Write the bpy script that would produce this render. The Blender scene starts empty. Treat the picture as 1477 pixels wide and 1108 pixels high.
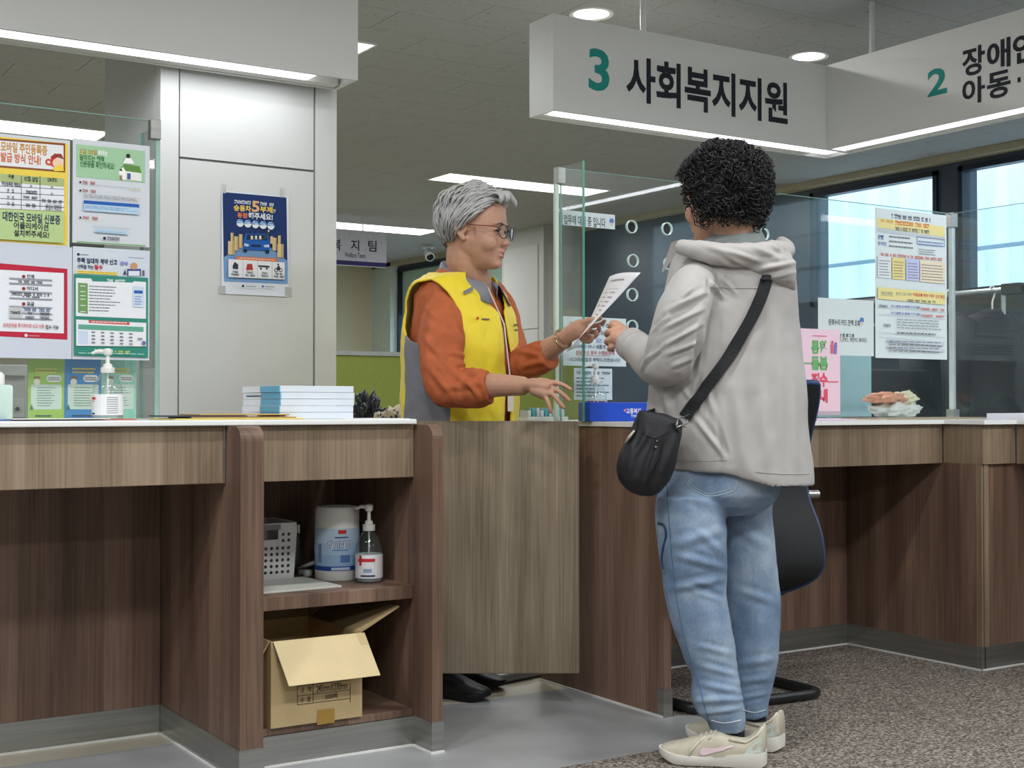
import bpy, bmesh, math, random
import numpy as np
from mathutils import Vector, Matrix, noise as mnoise

SC = bpy.context.scene
COL = SC.collection
# ---------------------------------------------------------------- camera
TH = math.radians(32.7); CT, ST = math.cos(TH), math.sin(TH)
FPX, HOR, CXP, CYP, HCAM = 1930.0, 585.0, 738.5, 554.0, 0.90
PITCH = math.atan((HOR - CYP) / FPX)
cd = bpy.data.cameras.new('camera'); cam = bpy.data.objects.new('camera', cd); COL.objects.link(cam)
cd.sensor_width = 36; cd.lens = 36 * FPX / 1477; cd.clip_start = .05
cam.location = (0, 0, HCAM); cam.rotation_euler = (math.pi/2 + PITCH, 0, -TH)
SC.camera = cam
# ---------------------------------------------------------------- world, exposure
w = bpy.data.worlds.new('world'); SC.world = w; w.use_nodes = True
w.node_tree.nodes['Background'].inputs[0].default_value = (.80, .90, 1, 1)
w.node_tree.nodes['Background'].inputs[1].default_value = 2.7
vs = SC.view_settings
vs.view_transform = 'Standard'; vs.look = 'None'; vs.gamma = 1; vs.use_curve_mapping = False
vs.exposure = 0.0
LAMP = 0.60     # overall strength of all lamps, visible and added

RV = Vector((CT, -ST, 0)); FV = Vector((ST, CT, 0)); ZV = Vector((0, 0, 1))
def pray(px, py):
    x = (px - CXP)/FPX; y = -(py - CYP)/FPX
    F = math.cos(PITCH) - y*math.sin(PITCH); Z = math.sin(PITCH) + y*math.cos(PITCH)
    return Vector((x*CT + F*ST, -x*ST + F*CT, Z)), F
CAMP = Vector((0, 0, HCAM))
def pD(px, py, D):            # point measured in the photograph, at forward distance D
    r, F = pray(px, py); return CAMP + r*(D/F)
def pY(px, py, Y):
    r, F = pray(px, py); return CAMP + r*(Y/r.y)
def pZ(px, py, Z):
    r, F = pray(px, py); return CAMP + r*((Z-HCAM)/r.z)

# ---------------------------------------------------------------- materials
def srgb(r, g, b):
    def f(v):
        v /= 255.0
        return v/12.92 if v <= .04045 else ((v+.055)/1.055)**2.4
    return (f(r), f(g), f(b), 1)
_mats = {}
def M(name, rgb=(200,200,200), rough=.5, metal=0.0, emit=0, var=.06, scale=20, bump=0, bscale=200, alpha=None, trans=0, ior=1.45, spec=.5, stretch=None, sheen=0, coat=0):
    if name in _mats: return _mats[name]
    m = bpy.data.materials.new(name); _mats[name] = m; m.use_nodes = True
    nt = m.node_tree; N = nt.nodes; L = nt.links; b = N['Principled BSDF']
    c = srgb(*rgb)
    b.inputs['Roughness'].default_value = rough; b.inputs['Metallic'].default_value = metal
    b.inputs['Specular IOR Level'].default_value = spec
    b.inputs['IOR'].default_value = ior
    if sheen: b.inputs['Sheen Weight'].default_value = sheen
    if coat: b.inputs['Coat Weight'].default_value = coat
    if trans: b.inputs['Transmission Weight'].default_value = trans
    if alpha is not None: b.inputs['Alpha'].default_value = alpha
    b.inputs['Base Color'].default_value = c
    tc = mp = None
    if var > 0 or bump > 0:
        tc = N.new('ShaderNodeTexCoord'); mp = N.new('ShaderNodeMapping')
        if stretch: mp.inputs['Scale'].default_value = stretch
        L.new(tc.outputs['Object'], mp.inputs[0])
    if var > 0:
        n = N.new('ShaderNodeTexNoise'); n.inputs['Scale'].default_value = scale; n.inputs['Detail'].default_value = 4
        L.new(mp.outputs[0], n.inputs['Vector'])
        r = N.new('ShaderNodeValToRGB')
        r.color_ramp.elements[0].position = .3; r.color_ramp.elements[1].position = .7
        r.color_ramp.elements[0].color = (c[0]*(1-var), c[1]*(1-var), c[2]*(1-var), 1)
        r.color_ramp.elements[1].color = (min(1,c[0]*(1+var)), min(1,c[1]*(1+var)), min(1,c[2]*(1+var)), 1)
        L.new(n.outputs[0], r.inputs[0]); L.new(r.outputs[0], b.inputs['Base Color'])
    if bump > 0:
        n2 = N.new('ShaderNodeTexNoise'); n2.inputs['Scale'].default_value = bscale; n2.inputs['Detail'].default_value = 3
        L.new(mp.outputs[0], n2.inputs['Vector'])
        bp = N.new('ShaderNodeBump'); bp.inputs['Strength'].default_value = bump; bp.inputs['Distance'].default_value = .004
        L.new(n2.outputs[0], bp.inputs['Height']); L.new(bp.outputs[0], b.inputs['Normal'])
    if emit:
        b.inputs['Emission Color'].default_value = c; b.inputs['Emission Strength'].default_value = emit
    return m
def ink(rgb):
    return M('ink_%d_%d_%d' % tuple(rgb), rgb, .6, var=0, spec=.3)
def wood(name, c1, c2, c3, band=.10, fine=1.0, rough=.42, bc=.22):
    """laminate with vertical grain: broad plank tones + fine streaks, evaluated in world-aligned object space"""
    m = bpy.data.materials.new(name); _mats[name] = m; m.use_nodes = True
    nt = m.node_tree; N = nt.nodes; L = nt.links; b = N['Principled BSDF']
    b.inputs['Roughness'].default_value = rough; b.inputs['Specular IOR Level'].default_value = .35
    tc = N.new('ShaderNodeTexCoord')
    sep = N.new('ShaderNodeSeparateXYZ'); L.new(tc.outputs['Object'], sep.inputs[0])
    add = N.new('ShaderNodeMath'); add.operation = 'ADD'; L.new(sep.outputs[0], add.inputs[0]); L.new(sep.outputs[1], add.inputs[1])
    cmb = N.new('ShaderNodeCombineXYZ'); L.new(add.outputs[0], cmb.inputs[0]); L.new(sep.outputs[2], cmb.inputs[2])
    mp = N.new('ShaderNodeMapping'); mp.inputs['Scale'].default_value = (1, 1, .055); L.new(cmb.outputs[0], mp.inputs[0])
    n1 = N.new('ShaderNodeTexNoise'); n1.inputs['Scale'].default_value = 14; n1.inputs['Detail'].default_value = 5; n1.inputs['Distortion'].default_value = .25
    L.new(mp.outputs[0], n1.inputs['Vector'])
    n2 = N.new('ShaderNodeTexNoise'); n2.inputs['Scale'].default_value = 170*fine; n2.inputs['Detail'].default_value = 3; n2.inputs['Distortion'].default_value = .5
    mp2 = N.new('ShaderNodeMapping'); mp2.inputs['Scale'].default_value = (1, 1, .02); L.new(cmb.outputs[0], mp2.inputs[0]); L.new(mp2.outputs[0], n2.inputs['Vector'])
    vm = N.new('ShaderNodeMath'); vm.operation = 'MULTIPLY'; vm.inputs[1].default_value = 1/band; L.new(add.outputs[0], vm.inputs[0])
    fl = N.new('ShaderNodeMath'); fl.operation = 'FLOOR'; L.new(vm.outputs[0], fl.inputs[0])
    wn = N.new('ShaderNodeTexWhiteNoise'); wn.noise_dimensions = '1D'; L.new(fl.outputs[0], wn.inputs['W'])
    m1 = N.new('ShaderNodeMath'); m1.operation = 'MULTIPLY_ADD'; m1.inputs[1].default_value = bc; L.new(wn.outputs[0], m1.inputs[0])
    m2 = N.new('ShaderNodeMath'); m2.operation = 'MULTIPLY_ADD'; m2.inputs[1].default_value = .62; L.new(n1.outputs[0], m2.inputs[0]); L.new(m1.outputs[0], m2.inputs[2])
    m1.inputs[2].default_value = .03-bc/2
    m3 = N.new('ShaderNodeMath'); m3.operation = 'MULTIPLY_ADD'; m3.inputs[1].default_value = .42; L.new(n2.outputs[0], m3.inputs[0]); L.new(m2.outputs[0], m3.inputs[2])
    r = N.new('ShaderNodeValToRGB'); e = r.color_ramp.elements
    e[0].position = .36; e[0].color = srgb(*c1); e[1].position = .78; e[1].color = srgb(*c3)
    k = e.new(.56); k.color = srgb(*c2)
    L.new(m3.outputs[0], r.inputs[0]); L.new(r.outputs[0], b.inputs['Base Color'])
    bp = N.new('ShaderNodeBump'); bp.inputs['Strength'].default_value = .12; bp.inputs['Distance'].default_value = .001
    L.new(n2.outputs[0], bp.inputs['Height']); L.new(bp.outputs[0], b.inputs['Normal'])
    return m
W_LIGHT = wood('wood_laminate_light', (106,91,74), (139,121,100), (164,147,126), .16, bc=.08)
W_GATE = wood('wood_laminate_gate', (104,92,75), (143,129,109), (172,158,138), .4, bc=.0)
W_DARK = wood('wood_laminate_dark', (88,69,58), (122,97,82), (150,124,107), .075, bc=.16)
STEEL = M('brushed_steel', (170,170,166), .33, .9, var=.12, scale=3, bump=.05, bscale=300, stretch=(1,1,30))
WHITE = M('white_panel', (212,214,211), .42, var=.015, scale=3)
SIGNW = M('sign_white', (214,215,211), .45, var=.01, scale=2)
TOPW = M('counter_white', (236,238,236), .25, var=.01)
PAPER = M('paper_white', (232,236,240), .7, var=.015, scale=8)
def glassmat(name, tint, a, rough=.02, f0=.035):
    """thin architectural glass: tinted see-through body with a mirror-like Fresnel surface"""
    m = bpy.data.materials.new(name); _mats[name] = m; m.use_nodes = True
    nt = m.node_tree; N = nt.nodes; L = nt.links
    for n in list(N): N.remove(n)
    out = N.new('ShaderNodeOutputMaterial')
    tr = N.new('ShaderNodeBsdfTransparent'); tr.inputs[0].default_value = tint
    gl = N.new('ShaderNodeBsdfGlossy'); gl.inputs['Roughness'].default_value = rough
    df = N.new('ShaderNodeBsdfDiffuse'); df.inputs[0].default_value = (.62, .80, .78, 1)
    lw = N.new('ShaderNodeLayerWeight'); lw.inputs['Blend'].default_value = .5      # Schlick's Fresnel, the same from both sides
    pw = N.new('ShaderNodeMath'); pw.operation = 'POWER'; pw.inputs[1].default_value = 5; L.new(lw.outputs['Facing'], pw.inputs[0])
    fr = N.new('ShaderNodeMath'); fr.operation = 'MULTIPLY_ADD'; fr.inputs[1].default_value = .96; fr.inputs[2].default_value = f0; L.new(pw.outputs[0], fr.inputs[0])
    mx0 = N.new('ShaderNodeMixShader')
    sm = N.new('ShaderNodeTexNoise'); sm.inputs['Scale'].default_value = 6; sm.inputs['Detail'].default_value = 5
    tc = N.new('ShaderNodeTexCoord'); L.new(tc.outputs['Object'], sm.inputs['Vector'])
    mr = N.new('ShaderNodeMapRange'); mr.inputs[1].default_value = .35; mr.inputs[2].default_value = .75; mr.inputs[3].default_value = a*.5; mr.inputs[4].default_value = a*1.6
    L.new(sm.outputs[0], mr.inputs[0]); L.new(mr.outputs[0], mx0.inputs[0])
    L.new(tr.outputs[0], mx0.inputs[1]); L.new(df.outputs[0], mx0.inputs[2])
    mx = N.new('ShaderNodeMixShader'); L.new(fr.outputs[0], mx.inputs[0]); L.new(mx0.outputs[0], mx.inputs[1]); L.new(gl.outputs[0], mx.inputs[2])
    L.new(mx.outputs[0], out.inputs[0])
    return m
GLASS = glassmat('partition_glass', (.965, .985, .982, 1), .014)
GEDGE = M('glass_edge_green', (150,190,178), .15, var=.05, alpha=.85)
CLEAR = glassmat('clear_plastic', (.93, .95, .95, 1), .03, .06, .05)

# ---------------------------------------------------------------- mesh builder
class MB:
    def __init__(s): s.v = []; s.f = []; s.mi = []; s.mats = []
    def m(s, mat):
        if mat not in s.mats: s.mats.append(mat)
        return s.mats.index(mat)
    def add(s, vs, fs, mat=None):
        o = len(s.v); s.v += [tuple(v) for v in vs]
        k = s.m(mat) if mat else 0
        for f in fs: s.f.append(tuple(i+o for i in f)); s.mi.append(k)
    def box(s, a, b, mat=None, bev=0):
        x0,x1 = sorted((a[0],b[0])); y0,y1 = sorted((a[1],b[1])); z0,z1 = sorted((a[2],b[2]))
        if bev <= 0:
            vs = [(x,y,z) for z in (z0,z1) for y in (y0,y1) for x in (x0,x1)]
            s.add(vs, [(0,2,3,1),(4,5,7,6),(0,1,5,4),(2,6,7,3),(0,4,6,2),(1,3,7,5)], mat); return
        bm = bmesh.new(); bmesh.ops.create_cube(bm, size=1)
        for v in bm.verts: v.co = Vector(((x0+x1)/2+v.co.x*(x1-x0), (y0+y1)/2+v.co.y*(y1-y0), (z0+z1)/2+v.co.z*(z1-z0)))
        bmesh.ops.bevel(bm, geom=list(bm.edges), offset=bev, segments=2, profile=.5, affect='EDGES')
        s.bm(bm, mat)
    def bm(s, bm, mat=None, mtx=None):
        bm.verts.index_update()
        s.add([(mtx @ v.co) if mtx else v.co for v in bm.verts], [[v.index for v in f.verts] for f in bm.faces], mat); bm.free()
    def obox(s, c, ax, ay, az, mat=None):       # oriented box: centre + half-axis vectors
        c = Vector(c); ax, ay, az = Vector(ax), Vector(ay), Vector(az)
        vs = [c + ax*i + ay*j + az*k for k in (-1,1) for j in (-1,1) for i in (-1,1)]
        s.add(vs, [(0,2,3,1),(4,5,7,6),(0,1,5,4),(2,6,7,3),(0,4,6,2),(1,3,7,5)], mat)
    def loft(s, rings, mat=None, cap=True, closed=True):
        o = len(s.v); n = len(rings[0]); k = s.m(mat) if mat else 0
        for r in rings: s.v += [tuple(p) for p in r]
        for i in range(len(rings)-1):
            for j in range(n if closed else n-1):
                a = o+i*n+j; b_ = o+i*n+(j+1)%n
                s.f.append((a, b_, b_+n, a+n)); s.mi.append(k)
        if cap and closed:
            s.f.append(tuple(o+j for j in range(n))[::-1]); s.mi.append(k)
            t = o+(len(rings)-1)*n
            s.f.append(tuple(t+j for j in range(n))); s.mi.append(k)
    def lathe(s, prof, c=(0,0,0), n=24, mat=None, cap=True):
        c = Vector(c)
        s.loft([[c + Vector((r*math.cos(2*math.pi*j/n), r*math.sin(2*math.pi*j/n), z)) for j in range(n)] for r, z in prof], mat, cap)
    def tube(s, pts, rad, n=8, mat=None, flat=1.0, up=None):
        pts = [Vector(p) for p in pts]; m_ = len(pts)
        if not hasattr(rad, '__len__'): rad = [rad]*m_
        rings = []; prev = None
        for i, p in enumerate(pts):
            t = (pts[min(i+1, m_-1)] - pts[max(i-1, 0)]).normalized()
            if prev is None:
                q = Vector(up) if up else (Vector((0,0,1)) if abs(t.z) < .9 else Vector((1,0,0)))
            else: q = prev
            a = (q - t*q.dot(t)); a = a.normalized() if a.length > 1e-6 else t.orthogonal().normalized()
            b_ = a.cross(t); prev = a
            rings.append([p + (b_*math.cos(2*math.pi*j/n) + a*flat*math.sin(2*math.pi*j/n))*rad[i] for j in range(n)])
        s.loft(rings, mat)
    def build(s, name, mat=None, parent=None, smooth=False, origin=None):
        me = bpy.data.meshes.new(name)
        vs = s.v
        if origin is not None:
            o = Vector(origin); vs = [tuple(Vector(v)-o) for v in vs]
        me.from_pydata(vs, [], s.f)
        for mm in (s.mats or [mat]): me.materials.append(mm)
        if s.mats: me.polygons.foreach_set('material_index', s.mi)
        if smooth: me.polygons.foreach_set('use_smooth', [True]*len(me.polygons))
        me.update()
        ob = bpy.data.objects.new(name, me); COL.objects.link(ob)
        if origin is not None: ob.location = origin
        if parent is not None: setpar(ob, parent)
        return ob
def setpar(ob, parent):
    ob.parent = parent
    bpy.context.view_layer.update() if False else None
    ob.matrix_parent_inverse = pmat(parent).inverted()
def pmat(o):
    m = Matrix.LocRotScale(o.location, o.rotation_euler, o.scale)
    return (pmat(o.parent) @ o.matrix_parent_inverse @ m) if o.parent else m
def tag(o, label=None, cat=None, group=None, kind=None):
    if label: o['label'] = label
    if cat: o['category'] = cat
    if group: o['group'] = group
    if kind: o['kind'] = kind
    return o
def thing(name, loc, label, cat, group=None):
    o = bpy.data.objects.new(name, None); COL.objects.link(o); o.location = loc; o.empty_display_size = .05
    return tag(o, label, cat, group)
def struct(name, mb, mat=None, smooth=False, label=None):
    o = mb.build(name, mat, smooth=smooth); tag(o, label, None, None, 'structure'); return o
def autosmooth(o, ang=40):
    me = o.data
    me.polygons.foreach_set('use_smooth', [True]*len(me.polygons))
    try: me.set_sharp_from_angle(angle=math.radians(ang))
    except Exception: pass
    return o
def boxobj(name, a, b, mat, parent=None, bev=0):
    mb = MB(); mb.box(a, b, mat, bev); return mb.build(name, mat, parent)

# ---------------------------------------------------------------- lettering / flat print
def textmesh(body, size, bold=0.0, align='LEFT', sx=1.0):
    """filled lettering from the built-in font"""
    cu = bpy.data.curves.new('t', 'FONT'); cu.body = body; cu.size = size; cu.offset = bold*size; cu.resolution_u = 3; cu.align_x = align
    o = bpy.data.objects.new('t', cu); me = bpy.data.meshes.new_from_object(o)
    vs = [(v.co.x*sx, v.co.y) for v in me.vertices]; fs = [tuple(p.vertices) for p in me.polygons]
    bpy.data.objects.remove(o); bpy.data.curves.remove(cu); bpy.data.meshes.remove(me)
    return vs, fs
class Flat:
    """flat print on a rectangle: origin = top-left corner, U = right, V = down (unit vectors), w,h in metres; items in 0..1"""
    def __init__(s, O, U, V, w, h, eps=.0006):
        s.O, s.U, s.V, s.w, s.h = Vector(O), Vector(U).normalized(), Vector(V).normalized(), w, h
        s.n = s.V.cross(s.U); s.n.normalize(); s.lv = 1; s.eps = eps; s.mb = MB()     # n points to the reader
    def pt(s, x, y): return s.O + s.U*(x*s.w) + s.V*(y*s.h) + s.n*(s.eps*s.lv)
    def poly(s, pts, rgb):
        s.lv += .25
        s.mb.add([s.pt(*p) for p in pts], [tuple(range(len(pts)))[::-1]], ink(rgb)); return s
    def rect(s, x0, y0, x1, y1, rgb): return s.poly([(x0,y0),(x1,y0),(x1,y1),(x0,y1)], rgb)
    def circ(s, x, y, r, rgb, ry=None, n=20):
        ry = ry or r*s.w/s.h
        return s.poly([(x+r*math.cos(2*math.pi*i/n), y+ry*math.sin(2*math.pi*i/n)) for i in range(n)], rgb)
    def rrect(s, x0, y0, x1, y1, r, rgb):
        ry = r*s.w/s.h; P = []
        for cx_, cy_, a0 in ((x1-r,y0+ry,-90),(x1-r,y1-ry,0),(x0+r,y1-ry,90),(x0+r,y0+ry,180)):
            for k in range(5):
                a = math.radians(a0+k*22.5); P.append((cx_+r*math.cos(a), cy_+ry*math.sin(a)))
        return s.poly(P, rgb)
    def text(s, body, x, y, size, rgb, bold=.0, align='LEFT', sx=1.0):    # y = baseline (fraction), size = cap size as fraction of h
        s.lv += .25
        vs, fs = textmesh(body, size*s.h, bold, align, sx)
        s.mb.add([s.O + s.U*(x*s.w+a) + s.V*(y*s.h-b) + s.n*(s.eps*s.lv) for a, b in vs], fs, ink(rgb)); return s
    def lines(s, x0, y0, x1, y1, n, rgb, th=.35, seed=1, ragged=.3):       # small print too fine to read
        s.lv += .25
        rnd = random.Random(seed); dy = (y1-y0)/n
        for i in range(n):
            y = y0+dy*(i+.3); x = x0; xe = x1-rnd.random()*ragged*(x1-x0)
            while x < xe:
                l = (x1-x0)*rnd.uniform(.05,.14); e = min(x+l, xe)
                P = [(x,y),(e,y),(e,y+dy*th),(x,y+dy*th)]
                s.mb.add([s.pt(*p) for p in P], [(3,2,1,0)], ink(rgb)); x = e+(x1-x0)*.018
        return s
    def frame(s, x0, y0, x1, y1, t, rgb):
        ty = t*s.w/s.h
        s.rect(x0,y0,x1,y0+ty,rgb); s.rect(x0,y1-ty,x1,y1,rgb); s.rect(x0,y0,x0+t,y1,rgb); return s.rect(x1-t,y0,x1,y1,rgb)
    def done(s, parent, name='print'): return s.mb.build(name, None, parent)
def sheet(name, O, U, V, w, h, rgb, label, cat, th=.0008, group=None):
    """a paper sheet (its print is a child); O top-left of the face"""
    O, U, V = Vector(O), Vector(U).normalized(), Vector(V).normalized(); n = V.cross(U).normalized()
    mb = MB(); mb.obox(O+U*w/2+V*h/2-n*th/2, U*w/2, V*h/2, n*th/2)
    o = mb.build(name, M('paper_%d_%d_%d' % tuple(rgb), rgb, .55, var=.012, scale=6), origin=O+V*h)
    tag(o, label, cat, group)
    return o, Flat(O, U, V, w, h)
# ================================================================ THE SETTING
ZC = 2.60; XW = 7.45; YB = 14.6; XL = -4.5; YF = -4.5
# floors
def floor_vinyl():
    m = M('vinyl_floor', (154,156,157), .36, var=.16, scale=4.5, bump=.02, bscale=60, spec=.4); return m
mb = MB(); mb.box((XL,2.735,-.05),(2.50,3.50,0)); mb.box((2.50,2.735,-.05),(2.56,3.02,0)); struct('floor', mb, floor_vinyl())
mb = MB(); mb.box((XL,3.50,-.05),(XW,YB,0)); o = struct('floor_office', mb, M('cream_floor', (196,190,168), .30, var=.05, scale=5))
def carpetmat():
    m = bpy.data.materials.new('carpet'); m.use_nodes = True; nt = m.node_tree; N = nt.nodes; L = nt.links; b = N['Principled BSDF']
    b.inputs['Roughness'].default_value = .95; b.inputs['Specular IOR Level'].default_value = .1
    tc = N.new('ShaderNodeTexCoord')
    n = N.new('ShaderNodeTexNoise'); n.inputs['Scale'].default_value = 140; n.inputs['Detail'].default_value = 3; L.new(tc.outputs['Object'], n.inputs['Vector'])
    n2 = N.new('ShaderNodeTexVoronoi'); n2.inputs['Scale'].default_value = 190; L.new(tc.outputs['Object'], n2.inputs['Vector'])
    r = N.new('ShaderNodeValToRGB'); e = r.color_ramp.elements
    e[0].position = .36; e[0].color = srgb(78,72,66); e[1].position = .66; e[1].color = srgb(176,168,158); k = e.new(.5); k.color = srgb(122,114,106)
    L.new(n.outputs[0], r.inputs[0]); L.new(r.outputs[0], b.inputs['Base Color'])
    bp = N.new('ShaderNodeBump'); bp.inputs['Strength'].default_value = .6; bp.inputs['Distance'].default_value = .006
    L.new(n2.outputs['Distance'], bp.inputs['Height']); L.new(bp.outputs[0], b.inputs['Normal'])
    return m
CARPET = carpetmat()
mb = MB(); mb.box((XL,YF,-.05),(XW,2.735,.004)); mb.box((2.56,2.735,-.05),(XW,3.02,.004)); mb.box((2.50,3.02,-.05),(XW,3.62,.004)); struct('floor_carpet', mb, CARPET)
# walls
WALLM = M('beige_wall', (214,206,178), .7, var=.02, scale=2)
mb = MB(); mb.box((XL,YB,0),(XW+.2,YB+.15,ZC+.1)); struct('wall_back', mb, WALLM)
mb = MB(); mb.box((XL-.15,YF,0),(XL,YB,ZC+.1)); struct('wall_left', mb, WHITE)
mb = MB(); mb.box((XL-.15,YF-.15,0),(XW+.2,YF,ZC+.1)); struct('wall_front', mb, WHITE)
# window wall: dark stone-grey panels, openings left for three windows
DARKW = M('dark_wall_panel', (64,76,92), .35, var=.12, scale=1.6)
FRAME = M('dark_window_frame', (30,38,54), .4, var=.05)
SILL = 1.655; HEAD = 2.52
wins = [(-2.5,-.1),(0.1,2.5),(2.62,5.0), (5.02,5.98), (6.16,7.36), (11.35,12.6), (12.75,14.1)]
mb = MB(); mb.box((XW,YF,HEAD),(XW+.18,YB,ZC+.1)); mb.box((XW,YF,0),(XW+.18,11.2,SILL))
mb.box((XW,11.2,0),(XW+.18,YB,.95))
ys = [YF]+[v for w_ in wins for v in w_]+[YB]
for i in range(0, len(ys), 2):
    mb.box((XW, ys[i], SILL), (XW+.18, ys[i+1], HEAD))
    if ys[i+1] > 11.2: mb.box((XW, max(ys[i],11.2), .95), (XW+.18, ys[i+1], SILL))
struct('wall_right', mb, DARKW)
WGL = glassmat('window_glass', (.93,.98,1,1), .03, .02, .006)
for i, (a, b) in enumerate(wins):
    z0 = SILL if b < 11 else .95
    fr = MB(); t = .035
    for q in ((a,a+t),(b-t,b)): fr.box((XW-.02,q[0],z0),(XW+.06,q[1],HEAD))
    fr.box((XW-.02,a,z0),(XW+.06,b,z0+t)); fr.box((XW-.02,a,HEAD-t),(XW+.06,b,HEAD))
    o = struct('window_%d' % (i+1), fr, FRAME)
    boxobj('pane', (XW+.02,a+t,z0+t), (XW+.03,b-t,HEAD-t), WGL, o)
    if b > 11:      # pale roller blind half down
        boxobj('blind', (XW+.035,a+t,HEAD-.55), (XW+.04,b-t,HEAD-t), M('roller_blind',(214,228,206),.8), o)
# pale translucent corrugated cladding outside the windows
mb = MB(); rings = []
for k in range(0, 420):
    y = YF + k*(YB+3-YF)/419; ph = (y/.30) % 1.0
    off = .06 if ph < .38 else (.0 if .5 < ph < .88 else (.06*(1-(ph-.38)/.12) if ph < .5 else .06*(ph-.88)/.12))
    rings.append([(XW+.75-off, y, -.2), (XW+.75-off, y, 4.4)])
CLAD = bpy.data.materials.new('corrugated_cladding'); CLAD.use_nodes = True
_n = CLAD.node_tree.nodes; _t = _n.new('ShaderNodeBsdfTranslucent'); _d = _n['Principled BSDF']; _x = _n.new('ShaderNodeMixShader')
_t.inputs[0].default_value = srgb(206,224,232); _d.inputs['Base Color'].default_value = srgb(206,224,232); _d.inputs['Roughness'].default_value = .6; _x.inputs[0].default_value = .7
for a_, b_ in ((_d.outputs[0], _x.inputs[1]), (_t.outputs[0], _x.inputs[2]), (_x.outputs[0], _n['Material Output'].inputs[0])): CLAD.node_tree.links.new(a_, b_)
mb.loft(rings, CLAD, False, False)
clad = mb.build('corrugated_cladding_wall', CLAD); tag(clad, kind='structure')
# baseline step of the cladding
boxobj('cladding_rail', (XW+.67,YF,2.03), (XW+.685,YB,2.06), CLAD, clad)
# jamb between the back wall and the far window
mb = MB(); mb.box((XW-.10,14.12,0),(XW,YB,ZC)); struct('trim_1', mb, M('pale_jamb',(214,228,222),.6))
# ceiling: plaster slab with separate tiles
CEILM = M('ceiling_plaster', (84,83,80), .9, var=.03)
def tilemat():
    m = bpy.data.materials.new('ceiling_tile'); m.use_nodes = True; nt = m.node_tree; N = nt.nodes; L = nt.links; b = N['Principled BSDF']
    b.inputs['Roughness'].default_value = .9
    tc = N.new('ShaderNodeTexCoord'); g = N.new('ShaderNodeNewGeometry')
    n = N.new('ShaderNodeTexNoise'); n.inputs['Scale'].default_value = 46; n.inputs['Detail'].default_value = 4; n.inputs['Distortion'].default_value = 1.2; L.new(g.outputs['Position'], n.inputs['Vector'])
    r = N.new('ShaderNodeValToRGB'); e = r.color_ramp.elements
    e[0].position = .30; e[0].color = srgb(138,138,136); e[1].position = .40; e[1].color = srgb(166,167,166)
    L.new(n.outputs[0], r.inputs[0]); L.new(r.outputs[0], b.inputs['Base Color'])
    return m
TILEM = tilemat()
mb = MB(); mb.box((XL,YF,ZC+.012),(XW,YB,ZC+.1)); ceil = struct('ceiling', mb, CEILM)
TX, TY, G = .60, .30, .0026
tm = MB(); tm.box((G/2,G/2,0),(TX-G/2,TY-G/2,.012), TILEM); tme = tm.build('ceiling_tile', TILEM); tile_mesh = tme.data; bpy.data.objects.remove(tme)
cands = []; rest = MB()
nx = int((XW-XL)/TX)+2; ny = int((YB-YF)/TY)+1
for j in range(ny):
    for i in range(nx):
        x = XL + i*TX - (TX/2 if j % 2 else 0); y = YF + j*TY
        cxx, cyy = x+TX/2, y+TY/2
        d = cxx*ST + cyy*CT; r = cxx*CT - cyy*ST
        px = CXP + FPX*r/d if d > .1 else -9999; py = HOR - FPX*(ZC-HCAM)/d if d > .1 else -9999
        vis = d > 5.2 and -60 < px < 1540 and py > -40 and x+TX < XW+.3 and y+TY < YB
        if vis and px < 515 and py < 90+.1*px: vis = False
        cands.append((0 if vis else 1, d if vis else 0, x, y))
cands.sort()
for k, (nv, d, x, y) in enumerate(cands):
    x0, x1 = max(x, XL), min(x+TX, XW)
    if not nv and k < 300 and x >= XL and x+TX <= XW:
        t = bpy.data.objects.new('ceiling_tile', tile_mesh); COL.objects.link(t); t.location = (x, y, ZC); setpar(t, ceil)
    elif x1-x0 > .05 and y+TY <= YB:
        rest.box((x0+G/2, y+G/2, ZC), (x1-G/2, y+TY-G/2, ZC+.012))
r_ = rest.build('ceiling_tile_field', TILEM, ceil); r_['kind'] = 'stuff'
# cornice line along the window wall
mb = MB(); mb.box((XW-.10,YF,ZC-.045),(XW,YB,ZC-.001)); struct('trim_2', mb, M('cornice',(176,172,150),.6))

# ---------------------------------------------------------------- ceiling lamps
EMIT = M('lamp_diffuser', (255,255,252), .5, emit=6.0*LAMP, var=0)
STRIP = M('led_strip_diffuser', (244,246,255), .5, emit=4.0*LAMP, var=0)
LF = M('lamp_frame', (225,225,222), .5)
def linear_lamp(x0, x1, y0, y1, label, power=55):
    t = thing('ceiling_lamp', ((x0+x1)/2,(y0+y1)/2,ZC), label, 'ceiling lamp', 'recessed linear ceiling lamps')
    fr = MB(); e = .012
    fr.box((x0-e,y0-e,ZC-.008),(x0,y1+e,ZC)); fr.box((x1,y0-e,ZC-.008),(x1+e,y1+e,ZC)); fr.box((x0,y0-e,ZC-.008),(x1,y0,ZC)); fr.box((x0,y1,ZC-.008),(x1,y1+e,ZC))
    fr.build('frame', LF, t)
    boxobj('diffuser', (x0,y0,ZC-.005), (x1,y1,ZC-.001), EMIT, t)
    ld = bpy.data.lights.new('lamp_light','AREA'); ld.shape = 'RECTANGLE'; ld.size = x1-x0; ld.size_y = y1-y0; ld.energy = power*LAMP; ld.color = (.97,.99,1)
    lo = bpy.data.objects.new('lamp_light', ld); COL.objects.link(lo); lo.location = ((x0+x1)/2,(y0+y1)/2,ZC-.012); setpar(lo, t)
    return t
linear_lamp(4.88,6.33,8.44,8.76,'long bright ceiling lamp above the grey haired person')
linear_lamp(4.95,6.40,11.25,11.66,'bright ceiling lamp behind the hanging team sign')
linear_lamp(.90,2.37,8.30,8.66,'bright ceiling lamp seen through the left glass above the posters')
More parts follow.
